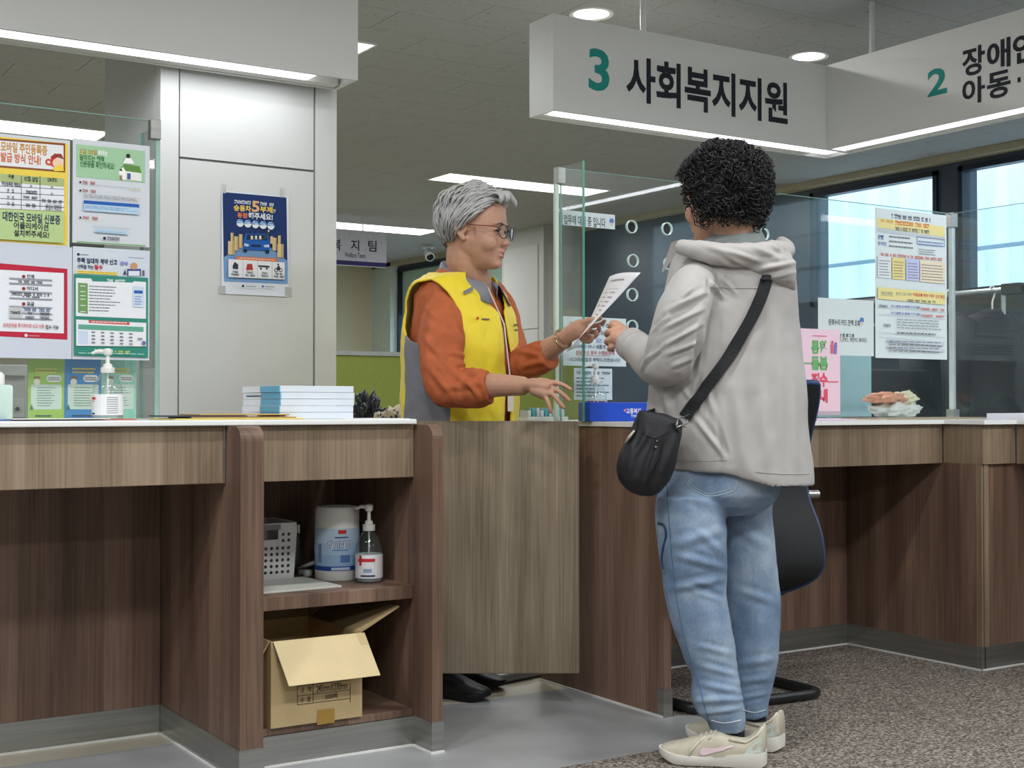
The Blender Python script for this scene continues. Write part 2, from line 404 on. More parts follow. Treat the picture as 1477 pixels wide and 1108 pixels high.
linear_lamp(1.39,2.84,5.62,5.80,'ceiling lamp whose tip shows beside the left bulkhead', 45)
for k, (x, y) in enumerate([(.6,.7),(3.6,.7),(-1.8,1.6),(.6,-2.2),(3.6,-2.2),(6.2,.7)]):  # hall lamps out of view, added for ambient light on the customer side
    linear_lamp(x-.72,x+.72,y-.16,y+.16,'recessed lamp in the waiting hall ceiling, %s' % ['left of the camera in the near row','right of the camera in the near row','farthest left','behind the camera on the left','behind the camera on the right','nearest the right windows'][k], 70)
def downlight(x, y, label, power=22):
    t = thing('downlight', (x,y,ZC), label, 'ceiling lamp', 'round recessed downlights')
    mb = MB(); mb.lathe([(.078,-.002),(.094,-.006),(.097,-.003),(.097,0),(.078,0),(.078,-.002)], (x,y,ZC), 32, LF, False); autosmooth(mb.build('trim_ring', LF, t))
    mb = MB(); mb.lathe([(.001,-.010),(.05,-.008),(.078,-.002),(.078,-.001),(.001,-.001)], (x,y,ZC), 32, EMIT); mb.build('diffuser', EMIT, t)
    ld = bpy.data.lights.new('lamp_light','AREA'); ld.shape = 'DISK'; ld.size = .15; ld.energy = power*LAMP
    lo = bpy.data.objects.new('lamp_light', ld); COL.objects.link(lo); lo.location = (x,y,ZC-.015); setpar(lo, t)
downlight(3.413,4.679,'round downlight above the left end of sign 3'); downlight(4.72,4.679,'round downlight above the corner between signs 3 and 2')
for x, l_ in ((-.5,'leftmost'),(.8,'second from the left'),(2.1,'third from the left'),(6.0,'rightmost')): downlight(x,2.2,'round downlight in the hall ceiling before the counter, %s' % l_)  # unseen row modelled on the two visible downlights, added to light the hall

# ---------------------------------------------------------------- white column behind the left counter
XC0, XC1, YC = 1.385, 2.015, 4.28
t = thing('column', (1.7,4.6,0), 'square white panelled column with the blue car poster on it', 'column')
boxobj('core', (XC0+.02,YC+.02,0), (XC1-.02,4.92,ZC), WHITE, t)
JO = .006
boxobj('panel', (XC0,YC,0), (1.446,YC+.02,ZC), WHITE, t); boxobj('panel', (1.935,YC,0), (XC1,YC+.02,ZC), WHITE, t)
boxobj('panel', (1.446+JO,YC+.004,0), (1.935-JO,YC+.02,1.712), WHITE, t); boxobj('panel', (1.446+JO,YC+.004,1.712+JO*1.3), (1.935-JO,YC+.02,ZC), WHITE, t)
GAPM = M('joint_shadow_gap',(120,120,116),.8,var=0)
boxobj('panel', (XC0,YC+.02,0), (XC0+.02,4.34,ZC), WHITE, t); boxobj('panel', (XC0,4.345,0), (XC0+.02,4.92,ZC), WHITE, t)
boxobj('panel', (XC1-.02,YC+.02,0), (XC1,4.92,ZC), WHITE, t)
boxobj('joint', (1.44,YC+.012,0), (1.94,YC+.021,ZC), GAPM, t)
# tapes stay with the poster, see below

# ---------------------------------------------------------------- bulkhead over the left counter, with its light strip
def sign_box(t, x0, x1, y0, y1, z0, z1, face, lit):
    """hollow sign box: side skins, recessed light trough underneath"""
    e = .012
    mb = MB()
    mb.box((x0,y0,z0),(x1,y0+e,z1)); mb.box((x0,y1-e,z0),(x1,y1,z1)); mb.box((x0,y0+e,z0),(x0+e,y1-e,z1)); mb.box((x1-e,y0+e,z0),(x1,y1-e,z1)); mb.box((x0+e,y0+e,z1-e),(x1-e,y1-e,z1))
    mb.box((x0+e,y0+e,z0+.03),(x1-e,y1-e,z0+.036))
    mb.build('box', face, t)
bt = thing('bulkhead', (.4,4.16,2.0), 'large white bulkhead over the left counter with a light strip underneath', 'bulkhead')
BX0, BX1, BY0, BY1, BZ0 = -2.6, 1.998, 4.077, 4.245, 2.0
sign_box(bt, BX0, BX1, BY0, BY1, BZ0, ZC-.001, SIGNW, None)
boxobj('light_strip', (BX0+.03,BY0+.0125,BZ0+.004), (BX1-.14,BY1-.060,BZ0+.029), STRIP, bt)
boxobj('strip_edge', (BX0+.02,BY1-.058,BZ0+.004), (BX1-.02,BY1-.012,BZ0+.029), SIGNW, bt)
def striplight(parent, x0, x1, y0, y1, z, power):
    ld = bpy.data.lights.new('strip_light','AREA'); ld.shape = 'RECTANGLE'; ld.size = abs(x1-x0); ld.size_y = abs(y1-y0); ld.energy = power*LAMP; ld.color = (.93,.95,1)
    lo = bpy.data.objects.new('strip_light', ld); COL.objects.link(lo); lo.location = ((x0+x1)/2,(y0+y1)/2,z); setpar(lo, parent)
striplight(bt, BX0+.05, BX1-.15, BY0+.02, BY1-.065, BZ0+.001, 14)
# ---------------------------------------------------------------- hanging signs 3 and 2 (one L-shaped run, two boxes)
SX0, SX1, SY0, SY1, SZ0, SZ1 = 2.811, 4.235, 4.095, 4.255, 2.0, 2.362
INKB = (36,38,46); TEAL = (34,140,132)
s3 = thing('counter_sign', (3.5,4.17,SZ0), 'white hanging sign with a teal 3 and black Korean lettering', 'sign', 'hanging counter signs')
sign_box(s3, SX0, SX1+.159, SY0, SY1, SZ0, SZ1, SIGNW, None)
boxobj('light_strip', (SX0+.05,SY0+.0125,SZ0+.004), (SX1+.10,SY1-.06,SZ0+.029), STRIP, s3)
boxobj('strip_edge', (SX0+.015,SY1-.058,SZ0+.004), (SX1+.02,SY1-.012,SZ0+.029), SIGNW, s3)
striplight(s3, SX0+.05, SX1, SY0+.025, SY1-.075, SZ0+.001, 8)
s2 = thing('counter_sign', (4.31,2.3,SZ0), 'white hanging sign with a teal 2 and two lines of lettering', 'sign', 'hanging counter signs')
sign_box(s2, SX1, SX1+.16, .35, SY0-.001, SZ0, SZ1, SIGNW, None)
boxobj('light_strip', (SX1+.0125,.40,SZ0+.004), (SX1+.10,SY0-.002,SZ0+.029), STRIP, s2)
boxobj('strip_edge', (SX1+.102,.40,SZ0+.004), (SX1+.148,SY0-.02,SZ0+.029), SIGNW, s2)
striplight(s2, SX1+.025, SX1+.09, .45, SY0-.1, SZ0+.001, 16)
fl = Flat((SX0,SY0,SZ1),(1,0,0),(0,0,-1),SX1-SX0,SZ1-SZ0)
def fit(fl, body, x0, x1, ytop, ybase, rgb, bold):
    """lettering fitted to a box given in fractions"""
    vs, fs = textmesh(body, 1.0, bold); xs = [v[0] for v in vs]; yy = [v[1] for v in vs]
    a, b, c, d = min(xs), max(xs), min(yy), max(yy); fl.lv += .25
    fl.mb.add([fl.O + fl.U*(fl.w*(x0+(x1-x0)*(x-a)/(b-a))) + fl.V*(fl.h*(ybase-(ybase-ytop)*(y-c)/(d-c))) + fl.n*(fl.eps*fl.lv) for x, y in vs], fs, ink(rgb))
def upx(px, py):
    p = pY(px, py, SY0); return ((p.x-SX0)/(SX1-SX0), (SZ1-p.z)/(SZ1-SZ0))
a = upx(849,128); b = upx(879,76); fit(fl, '3', a[0], b[0], b[1]-.02, a[1]+.01, TEAL, .025)
fl.done(s3, 'numeral'); fl.mb = MB()
a = upx(903,140); b = upx(1136,174); tp = upx(1020,102)
fit(fl, '사회복지지원', a[0], b[0], tp[1]-.02, upx(1020,159)[1]+.03, INKB, .028)
fl.done(s3, 'lettering')
fl2 = Flat((SX1,SY0,SZ1),(0,-1,0),(0,0,-1),SY0-.35,SZ1-SZ0)
def upx2(px, py):
    r, F = pray(px, py); p = CAMP + r*(SX1/r.x); return ((SY0-p.y)/(SY0-.35), (SZ1-p.z)/(SZ1-SZ0))
a = upx2(1338,138); b = upx2(1366,96); fit(fl2, '2', a[0], b[0], b[1]-.01, a[1]+.02, TEAL, .025)
fl2.done(s2, 'numeral'); fl2.mb = MB()
x0 = upx2(1388,110)[0]; x1 = upx2(1461,110)[0]; ch = (x1-x0)/2
l1a, l1b = upx2(1430,60)[1], upx2(1430,98)[1]+.03; l2a, l2b = upx2(1420,108)[1], upx2(1420,142)[1]+.03
for k, s_ in enumerate('장애인'): fit(fl2, s_, x0+ch*k, x0+ch*k+ch*.92, l1a, l1b, INKB, .028)
for k, s_ in enumerate('아동'): fit(fl2, s_, x0+ch*k, x0+ch*k+ch*.92, l2a, l2b, INKB, .028)
m_ = (l2a+l2b)/2; fl2.rect(x0+ch*2.18, m_-.025, x0+ch*2.30, m_+.025, INKB)
fl2.done(s2, 'lettering')
for (x, y, par) in ((3.30,4.175,s3),(4.305,3.90,s2),(4.315,1.2,s2)):
    mb = MB(); mb.lathe([(.012,0),(.012,ZC-SZ1-.001)], (x,y,SZ1), 12, LF); autosmooth(mb.build('hanger_rod', LF, par))

# ================================================================ LEFT COUNTER
ZT0, ZT1 = .851, .864
YFa, YK = 3.135, 3.625
lc = thing('service_counter', (.3,3.4,0), 'left wooden service counter with knee space under a plain fascia', 'counter', 'counter units')
KXL = -2.2
boxobj('fascia', (KXL,YFa,.710), (1.178,YFa+.02,ZT0-.001), W_LIGHT, lc, .0015)
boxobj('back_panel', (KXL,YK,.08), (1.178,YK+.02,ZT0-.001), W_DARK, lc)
boxobj('kick_plate', (KXL,YK-.004,0), (1.176,YK,.080), STEEL, lc)
boxobj('metal_edge', (1.1725,YFa-.004,.710), (1.178,YFa,ZT0-.001), STEEL, lc)
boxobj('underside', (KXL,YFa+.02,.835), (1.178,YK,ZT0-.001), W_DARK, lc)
sc = M('white_sealant', (225,225,222), .6)
boxobj('floor_seal', (KXL,YK-.009,0), (1.176,YK-.004,.005), sc, lc)
# pillar-like end panels with rounded front top
def end_panel(name, par, x0, x1, yf, yb, z1, r=.036, steel=.080):
    prof = [(yb,0),(yf,0)] + [(yf+r-r*math.cos(a), z1-r+r*math.sin(a)) for a in [math.pi/2*k/8 for k in range(9)]] + [(yb,z1)]
    mb = MB(); n = len(prof); e = .0016
    mb.loft([[(x0,y,z) for y, z in prof], [(x1,y,z) for y, z in prof]], W_DARK)
    o = mb.build(name, W_DARK, par); 
    if steel:
        m2 = MB(); q = .0025
        m2.box((x0-q,yf-q,0),(x1+q,yf,steel)); m2.box((x0-q,yf,0),(x0,yb,steel)); m2.box((x1,yf,0),(x1+q,min(yb,yf+.101),steel))
        m2.build('kick_plate', STEEL, o)
        m3 = MB(); m3.box((x0-q,yf-q-.006,0),(x1+q,yf-q,.005)); m3.box((x0-q-.006,yf-q-.006,0),(x0-q,yb,.005)); m3.build('floor_seal', sc, o)
    return o
P2Y = 3.035
end_panel('end_panel', lc, 1.180, 1.239, P2Y, 3.66, .850)
# shelf unit between the two end panels
su = thing('shelf_unit', (1.47,3.4,0), 'open wooden shelf unit beside the swing gate holding a cardboard box', 'shelf unit', 'counter units')
end_panel('end_panel', su, 1.7035, 1.734, P2Y, 3.66, .850)
boxobj('fascia', (1.2405,YFa,.710), (1.7025,YFa+.02,ZT0-.001), W_LIGHT, su, .0015)
boxobj('shelf', (1.2405,YFa+.002,.388), (1.7025,3.62,.4236), W_DARK, su, .0015)
boxobj('bottom_board', (1.2405,YFa+.002,.078), (1.7025,3.62,.097), W_DARK, su, .0012)
boxobj('back_panel', (1.2405,3.622,.078), (1.7025,3.64,ZT0-.001), W_DARK, su)
boxobj('kick_plate', (1.242,YFa,0), (1.7015,YFa+.004,.077), STEEL, su)
boxobj('floor_seal', (1.242,YFa-.005,0), (1.700,YFa,.005), sc, su)
boxobj('divider_lining', (1.2405,YFa+.03,.425), (1.2445,3.62,.84), W_DARK, su)
tp = MB(); tp.box((KXL,YFa-.022,ZT0),(1.700,3.74,ZT1), TOPW, .0025)
tag(tp.build('countertop', TOPW), 'white left countertop carrying papers, sanitizer and a stack of forms', 'countertop')
# ================================================================ SWING GATE
gd = Vector((CT,-ST,0)); gn = Vector((-ST,-CT,0))          # along the leaf, towards the camera
GD = 4.05
ge = pD(835,790,GD); ge.z = 0
g0 = ge - gd*.70
g = thing('swing_gate', (g0.x,g0.y,0), 'wood grain swing gate leaf standing open between the counters', 'gate')
def wood_local(mb_pts): pass
mb = MB(); zb, zt = .094, .853
cc = (g0+ge)/2
bm = bmesh.new(); bmesh.ops.create_cube(bm, size=1)
for v in bm.verts: v.co = Vector((v.co.x*.70, v.co.y*.032, v.co.z*(zt-zb)))
bmesh.ops.bevel(bm, geom=list(bm.edges), offset=.002, segments=2, affect='EDGES')
mb.bm(bm); leaf = mb.build('leaf', W_GATE); leaf.location = (cc.x,cc.y,(zb+zt)/2); leaf.rotation_euler = (0,0,-TH); setpar(leaf, g)
for z in (.20,.72):
    m2 = MB(); m2.lathe([(.011,-.045),(.011,.045)], (g0.x-.006,g0.y+.004,z), 12, STEEL); autosmooth(m2.build('hinge', STEEL, g))
boxobj('gate_post', (1.7355,3.655,0), (g0.x-.018 if g0.x-.018>1.745 else 1.752,3.72,.845), W_DARK, g)
# ================================================================ RIGHT COUNTER (3) AND CORNER
ZR0, ZR1 = .836, .850
rc = thing('service_counter', (3.1,3.35,0), 'wooden counter 3 behind the standing customer with a knee space', 'counter', 'counter units')
pr = [(3.655,0),(3.02,0),(3.02,ZR0-.001),(3.655,ZR0-.001)]
mb = MB(); mb.loft([[(2.459,y,z) for y, z in pr],[(2.486,y,z) for y, z in pr]]); ep = mb.build('end_panel', W_DARK, rc)
m2 = MB(); m2.box((2.4562,3.0172,0),(2.4888,3.0197,.082)); m2.box((2.4562,3.0197,0),(2.4587,3.046,.082)); m2.build('corner_guard', STEEL, ep)
boxobj('floor_seal', (2.452,3.02,0), (2.458,3.655,.005), sc, rc)
boxobj('fascia', (2.487,3.118,.699), (3.786,3.138,ZR0-.001), W_LIGHT, rc, .0012)
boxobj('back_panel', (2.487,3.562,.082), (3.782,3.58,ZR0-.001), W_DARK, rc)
boxobj('kick_plate', (2.487,3.558,0), (3.781,3.562,.082), STEEL, rc)
boxobj('floor_seal', (2.487,3.553,0.003), (3.781,3.558,.009), sc, rc)
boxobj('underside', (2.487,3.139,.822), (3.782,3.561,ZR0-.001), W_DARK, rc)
cb = thing('counter_corner', (3.9,3.2,0), 'wooden corner block joining counter 3 to counter 2', 'counter', 'counter units')
boxobj('side_panel', (3.783,2.975,.082), (3.803,3.58,.70), W_DARK, cb)
boxobj('front_panel', (3.826,2.966,.082), (4.55,2.986,.70), W_DARK, cb)
boxobj('corner_post', (3.789,2.960,.082), (3.798,2.974,.70), W_LIGHT, cb); boxobj('corner_post', (3.802,2.958,.082), (3.825,2.976,.70), W_LIGHT, cb)
k_ = MB(); k_.box((3.779,2.97,0),(3.783,3.558,.082)); k_.box((3.826,2.962,0),(4.55,2.966,.082)); k_.build('kick_plate', STEEL, cb)
boxobj('steel_post', (3.783,2.958,0), (3.800,2.97,.082), STEEL, cb); boxobj('steel_post', (3.804,2.956,0), (3.825,2.97,.082), STEEL, cb)
k_ = MB(); k_.box((3.773,2.956,.003),(3.779,3.553,.009)); k_.box((3.783,2.950,.003),(4.55,2.956,.009)); k_.build('floor_seal', sc, cb)
boxobj('fascia', (3.788,2.952,.700), (3.808,3.117,ZR0-.001), W_LIGHT, cb, .0012); boxobj('fascia', (3.809,2.952,.700), (3.962,2.972,ZR0-.001), W_LIGHT, cb, .0012)
c2 = thing('service_counter', (4.3,1.6,0), 'wooden counter 2 running out of the frame at the right edge', 'counter', 'counter units')
boxobj('fascia', (3.964,.3,.699), (3.984,2.950,ZR0-.001), W_LIGHT, c2, .0012)
boxobj('back_panel', (4.50,.3,.082), (4.52,2.96,ZR0-.001), W_DARK, c2)
boxobj('kick_plate', (4.496,.3,0), (4.50,2.96,.082), STEEL, c2); boxobj('end_panel', (3.99,.27,0), (4.52,.295,ZR0-.001), W_DARK, c2)
prof = [(2.452,3.098),(3.770,3.098),(3.770,2.932),(3.944,2.932),(3.944,.27),(4.62,.27),(4.62,3.80),(2.452,3.80)]
mb = MB(); n = len(prof); mb.add([(x,y,z) for z in (ZR0,ZR1) for x, y in prof], [tuple(range(n))[::-1], tuple(range(n,2*n))]+[(i,(i+1)%n,(i+1)%n+n,i+n) for i in range(n)])
tag(mb.build('countertop', TOPW), 'white L-shaped countertop of counters 3 and 2', 'countertop')
# ================================================================ GLASS PARTITIONS
GY = 3.50
def pane(name, par, a, b, edges=True):
    o = boxobj(name, a, b, GLASS, par); return o
def edge(par, a, b): return boxobj('glass_edge', a, b, GEDGE, par)
def clip(par, x, y, z, s=.028, h=.05):
    mb = MB(); mb.box((x-s/2,y-s/2,z-h),(x+s/2,y+s/2,z+.003), STEEL, .002); return mb.build('clip', STEEL, par)
gl = thing('glass_partition', (0,GY,ZT1), 'clear glass partition on the left counter covered with posters', 'glass partition', 'glass partitions')
GT = 1.657
pane('pane', gl, (-2.0,GY,ZT1+.001), (1.118,GY+.008,GT))
pane('return_pane', gl, (1.120,GY-.004,ZT1+.001), (1.128,GY+.13,GT-.012)); edge(gl, (1.119,GY-.006,ZT1+.001), (1.129,GY-.004,GT-.012)); edge(gl, (1.119,GY+.13,ZT1+.001), (1.129,GY+.132,GT-.012))
edge(gl, (-2.0,GY,GT), (1.118,GY+.008,GT+.0015))
clip(gl, 1.117, GY+.001, GT)
gm = thing('glass_partition', (3.3,GY,ZR1), 'clear glass partition with round speaking holes on counter 3', 'glass partition', 'glass partitions')
pm = MB(); pm.box((2.436,GY,ZR1+.001),(4.296,GY+.008,GT)); pn = pm.build('pane', GLASS, gm)
holes = [(912,327),(963,330),(914,376),(913,425),(913,471),(1103,338),(966,380),(1052,334)]
cutter = MB()
HR = .0200
for (hx, hy) in holes:
    p = pY(hx, hy, GY)
    ring = lambda y: [(p.x+HR*math.cos(2*math.pi*k/28), y, p.z+HR*math.sin(2*math.pi*k/28)) for k in range(28)]
    cutter.loft([ring(GY+.03), ring(GY-.02)], GLASS)
co = cutter.build('cut', GLASS)
md = pn.modifiers.new('b','BOOLEAN'); md.operation = 'DIFFERENCE'; md.object = co; md.solver = 'EXACT'
dg = bpy.context.evaluated_depsgraph_get(); me = bpy.data.meshes.new_from_object(pn.evaluated_get(dg)); pn.modifiers.clear(); pn.data = me; bpy.data.objects.remove(co)
RIM = M('polished_hole_rim', (206,232,226), .2, var=0)
for (hx, hy) in holes:
    p = pY(hx, hy, GY); mb = MB(); n = 28
    pr_ = [(HR-.0008,-.0006),(HR+.0018,-.0006),(HR+.0018,.0086),(HR-.0008,.0086)]
    rings = [[(p.x+r*math.cos(2*math.pi*k/n), GY+y, p.z+r*math.sin(2*math.pi*k/n)) for r, y in pr_] for k in range(n)]
    rings.append(rings[0]); mb.loft(rings, RIM, False); autosmooth(mb.build('hole_rim', RIM, gm))
pane('return_pane', gm, (2.424,3.372,ZR1+.001), (2.432,GY+.004,GT+.004)); 
boxobj('glass_edge', (2.4235,3.370,ZR1+.001), (2.4325,3.3718,GT+.004), M('deep_green_glass_edge',(84,150,130),.15,var=.03), gm)
edge(gm, (2.436,GY,GT), (4.296,GY+.008,GT+.0015)); boxobj('glass_edge', (2.4335,GY,ZR1+.001), (2.436,GY+.008,GT-.051), GEDGE, gm); boxobj('edge_strip', (2.410,GY-.002,ZR1+.001), (2.4235,GY+.010,GT-.051), M('pale_edge_strip',(202,222,210),.25,var=.02), gm)
clip(gm, 2.430, GY+.004, GT)
g2 = thing('glass_partition', (4.31,2.3,ZR1), 'clear glass partition with a steel post on counter 2', 'glass partition', 'glass partitions')
pane('pane', g2, (4.306,.4,ZR1+.001), (4.314,GY-.012,GT)); edge(g2, (4.306,.4,GT), (4.314,GY-.012,GT+.0015))
boxobj('post', (4.300,GY-.010,ZR1+.001), (4.318,GY+.008,GT-.05), M('pale_post',(206,216,216),.3,.3), g2); clip(g2, 4.309, GY, GT, .034, .055)
boxobj('floor_clamp', (4.292,GY-.02,ZR1+.001), (4.326,GY+.016,ZR1+.035), STEEL, g2)
# ================================================================ POSTERS AND NOTICES
XA, YN, ZD = Vector((1,0,0)), Vector((0,-1,0)), Vector((0,0,-1))
class Px:
    """print placed by measuring the photograph on the sheet's plane"""
    def __init__(s, fl, Y): s.f, s.Y = fl, Y
    def c(s, px, py):
        p = pY(px, py, s.Y); f = s.f; d = p - f.O
        return d.dot(f.U)/f.w, d.dot(f.V)/f.h
    def tiny(s, body, x0, x1, y0, y1, rgb):        # print too small to read: one block of strokes for each letter (fractions)
        f = s.f; f.lv += .25; n = len(body); cw = (x1-x0)/max(n,1); hh = y1-y0; k = 0
        for i, ch in enumerate(body):
            if ch == ' ': continue
            a = x0+cw*i; b = a+cw*.86; k = (k*7+3+i) % 5
            for R in ((a, y0+hh*(.05 if k % 2 else .2), a+cw*.50, y0+hh*(.42 if k % 2 else .62)), (b-cw*.2, y0, b, y1-(hh*.3 if k > 2 else 0)), (a, y1-hh*.22, b-cw*(.0 if k % 3 else .3), y1)):
                P = [(R[0],R[1]),(R[2],R[1]),(R[2],R[3]),(R[0],R[3])]; f.mb.add([f.pt(*q) for q in P], [(3,2,1,0)], ink(rgb))
        return s
    def t(s, body, x0, y0, x1, y1, rgb, bold=.02): 
        if y1-y0 <= 5.01:
            a = s.c(x0,y0); b = s.c(x1,y1); return s.tiny(body, a[0], b[0], (a[1]+s.c(x1,y0)[1])/2, (s.c(x0,y1)[1]+b[1])/2, rgb)
        a = s.c(x0,y0); b = s.c(x1,y1); m0 = s.c((x0+x1)/2, (y0+y1)/2)
        h = abs(s.c(x0,y1)[1]-a[1]); fit(s.f, body, a[0], b[0], (a[1]+s.c(x1,y0)[1])/2, (s.c(x0,y1)[1]+b[1])/2, rgb, bold); return s
    def h(s, body, x0, x1, ym, hg, rgb, bold=.01):      # ym: middle of the line half way along, hg: letter height in pixels
        m = (x0+x1)/2; a = s.c(x0,ym); b = s.c(x1,ym); y0 = s.c(m,ym-hg/2)[1]; y1 = s.c(m,ym+hg/2)[1]
        if hg < 4.6 or len(body) > 16: return s.tiny(body, a[0], b[0], y0, y1, rgb)
        fit(s.f, body, a[0], b[0], y0, y1, rgb, bold); return s
    def r(s, x0, y0, x1, y1, rgb):
        a = s.c(x0,y0); b = s.c(x1,y1); s.f.rect(a[0],a[1],b[0],b[1],rgb); return s
    def q(s, pts, rgb): s.f.poly([s.c(*p) for p in pts], rgb); return s
    def o(s, x, y, r, rgb):
        a = s.c(x,y); b = s.c(x+r,y); s.f.circ(a[0],a[1],b[0]-a[0],rgb); return s
    def l(s, x0, y0, x1, y1, n, rgb, th=.35, seed=1, ragged=.3):
        a = s.c(x0,y0); b = s.c(x1,y1); s.f.lines(a[0],a[1],b[0],b[1],n,rgb,th,seed,ragged); return s
def psheet(name, px0, px1, pyt, pyb, Y, rgb, label, cat, x0=None, group=None):
    """sheet whose right edge shows at px1 from pyt to pyb; left edge at px0 (or X = x0)"""
    a = pY(px1, pyt, Y); b = pY(px1, pyb, Y); xl = x0 if x0 is not None else pY(px0, pyt, Y).x
    o, fl = sheet(name, (xl, Y, a.z), XA, ZD, a.x-xl, a.z-b.z, rgb, label, cat, group=group)
    return o, fl, Px(fl, Y)
GP = GY - .0012
NAVY=(28,40,78); RED=(196,40,50); GREY=(120,124,130); DK=(50,54,62)
# yellow poster
o, f, p = psheet('poster', 0, 101, 203, 357, GP, (206,212,218), 'yellow and green poster with a loudhailer picture on the left glass', 'poster', .690, 'posters on the left glass')
f.rect(.0,.03,.975,.985,(232,206,84)); p.q([(-22,198),(94,207),(94,249),(-22,240)],(136,78,48)); p.q([(-22,201),(91.5,210),(91.5,246),(-22,237)],(226,228,230))
p.t('모바일 주민등록증', 1,207,68,222,(196,140,50),.03); p.t('발급 방식 안내!', 1,222,59,236,(206,104,50),.03)
p.q([(73,226),(80,221),(80,243),(73,239)],(196,60,52)).o(70,234,5,(206,70,60)).o(70,234,2.2,(236,220,210))           # loudhailer
p.o(83,236,7.5,(238,200,170)).q([(74,229),(78,222),(88,222),(92,230),(84,227)],(150,58,44)).q([(76,243),(90,236),(92,247),(78,247)],(236,206,70))
p.q([(-22,249),(92,258),(92,270),(-22,261)],(168,184,128)); p.q([(-22,261),(92,270),(92,305),(-22,300)],(226,230,236))
for y in (268,277,286,294): p.q([(-22,y-1),(92,y+5),(92,y+5.8),(-22,y-.2)],DK)
for x in (30,57): p.q([(x,254),(x+.7,254),(x+.7,302),(x,302)],DK)
p.t('구분',11,252,20,258,DK); p.t('IC칩 삽입',35,255,54,262,DK); p.t('QR코드',68,257,82,263,DK)
p.t('주민등록증 재발급',2,263,29,269,DK); p.t('비 용',10,273,20,278,DK); p.t('O',43,267,46,270.5,DK); p.t('X',73,269,76,272.5,DK); p.t('10,000원',37,275,53,280,DK); p.t('X',73,278.5,76,282,DK)
p.t('장 점',10,283,20,288,DK); p.t('분실시 재발급',33,283,54,287,DK); p.t('바로 즉시 발급 가능',60,288,89,293,DK); p.t('단 점',10,292,20,297,DK); p.t('비용 발생',37,294,51,299,DK); p.t('분실시 재방문',65,295,88,304,DK,.01)
p.q([(-22,301),(91,306),(91,351),(-22,344)],(178,202,142))
p.t('대한민국 모바일 신분증',3,308,86,322,NAVY,.03); p.t('어플리케이션',19,322,69,332,DK,.03); p.t('설치해주세요!',19,333,70,343,DK,.03)
f.done(o)
# green leaflet
o, f, p = psheet('poster', 105, 216, 211, 357, GP, (204,210,216), 'white leaflet with a green header and small house on the left glass', 'poster', None, 'posters on the left glass')
p.q([(110,208),(209,218),(209,264),(110,255)],(158,198,160))
p.t('5월 20일',115,215,140,223,(176,140,50),.03); p.t('부터는',141,217,155,225,(236,240,240),.03); p.t('달라지는 혜택',115,224,150,233,(62,120,66),.03); p.t('신분증을 확인하세요!',115,233,165,243,(70,126,76),.03)
p.q([(171,246),(179,238),(200,241),(204,249),(204,262),(172,258)],(226,230,226)).q([(171,246),(179,237),(201,240),(204,250),(182,247)],(96,140,66)).q([(172,258),(172,247),(177,241),(181,247),(181,260)],(240,240,236)).r(173,244,176,247,DK).q([(172,259),(172,253),(176,253),(176,260)],(150,130,110))
p.r(183,250,188,259,(70,90,150)).r(193,249,199,261,(236,232,226)).o(184.5,225,3,(40,40,40)).q([(177,236),(181,228),(189,229),(194,237)],(240,240,240))
for y, ww in ((263,18),(275,19),(314,22)): p.o(115.5,y,1.5,NAVY); p.t('안내 말씀' , 119,y-1.5,119+ww,y+2.5,(170,60,60),.01)
p.l(118,266,203,272,1,GREY,.3,3,.05); p.l(120,279,203,292,3,GREY,.3,4,.2); p.r(186,273,202,275,(216,180,70)); p.r(172,284,204,287,(216,180,70))
p.q([(120,289),(200,295),(200,300),(120,294)],(40,92,170)); p.q([(120,294),(200,300),(200,310),(120,304)],(176,204,226)); p.l(122,296,198,307,3,(90,120,170),.3,5,.3)
p.r(119,318,142,320,(216,180,70)); p.l(132,326,187,331,1,GREY,.4,6,0); p.q([(136,330),(184,334),(184,339),(136,335)],(176,204,226)); p.l(139,333,181,337,1,(90,120,170),.4,7,0)
p.o(150,344,2.2,NAVY); p.t('행정안전부',154,342,172,346.5,DK,.01); p.q([(110,348),(209,354),(209,356),(110,350)],(132,170,122))
f.done(o)
# red framed notice
o, f, p = psheet('poster', 0, 104, 357, 518, GP, (200,206,218), 'white notice in a thick red frame on the left glass', 'poster', .690, 'posters on the left glass')
p.q([(-22,378),(97,388),(97,490),(-22,484)],(184,36,62)); p.q([(-22,388),(92,394),(92,481),(-22,477)],(226,230,236))
for y, t_ in ((399,'언제'),(416.5,'어디서'),(438.5,'요금')): p.o(34,y,2.6,(150,40,46)); p.t(t_,38.5,y-3,38.5+5.3*len(t_),y+3,DK,.03)
p.t('지난 한고지 주소 전달시',26,405,61,409,DK,.005); p.t('인터넷진흥원 홈페이지 외 9개소 중 2',16,422,71,427,DK,.005); p.t('등 연세 무인민원',32,427,57,431,DK,.005)
for y in (403,410,421.5,431,443,452,460): p.r(13,y,75,y+.5,(150,154,162))
p.r(13,443,31,459,(190,192,190)); p.t('온라인발급 10건',34,444,52,449,(60,80,140),.005); p.t('오프라인 10건',56,445,72,450,(60,80,140),.005); p.t('무료',40,450,46,454,DK); p.t('6,000원',57,451,71,455,DK); p.t('1,000원',36,456,49,460,DK); p.t('1,500원',57,456.5,71,460.5,DK); p.t('발급금액',15,449,29,453,DK,.01)
p.t('온라인민원 주기적이면 신고 이용',4,467,63,473,RED,.015); p.t('접수 가능',65,469,84,475,DK,.03)
p.o(37,484,2.4,(240,220,226)); p.l(41,483,56,486,1,(226,150,164),.5,8,0)
f.done(o)
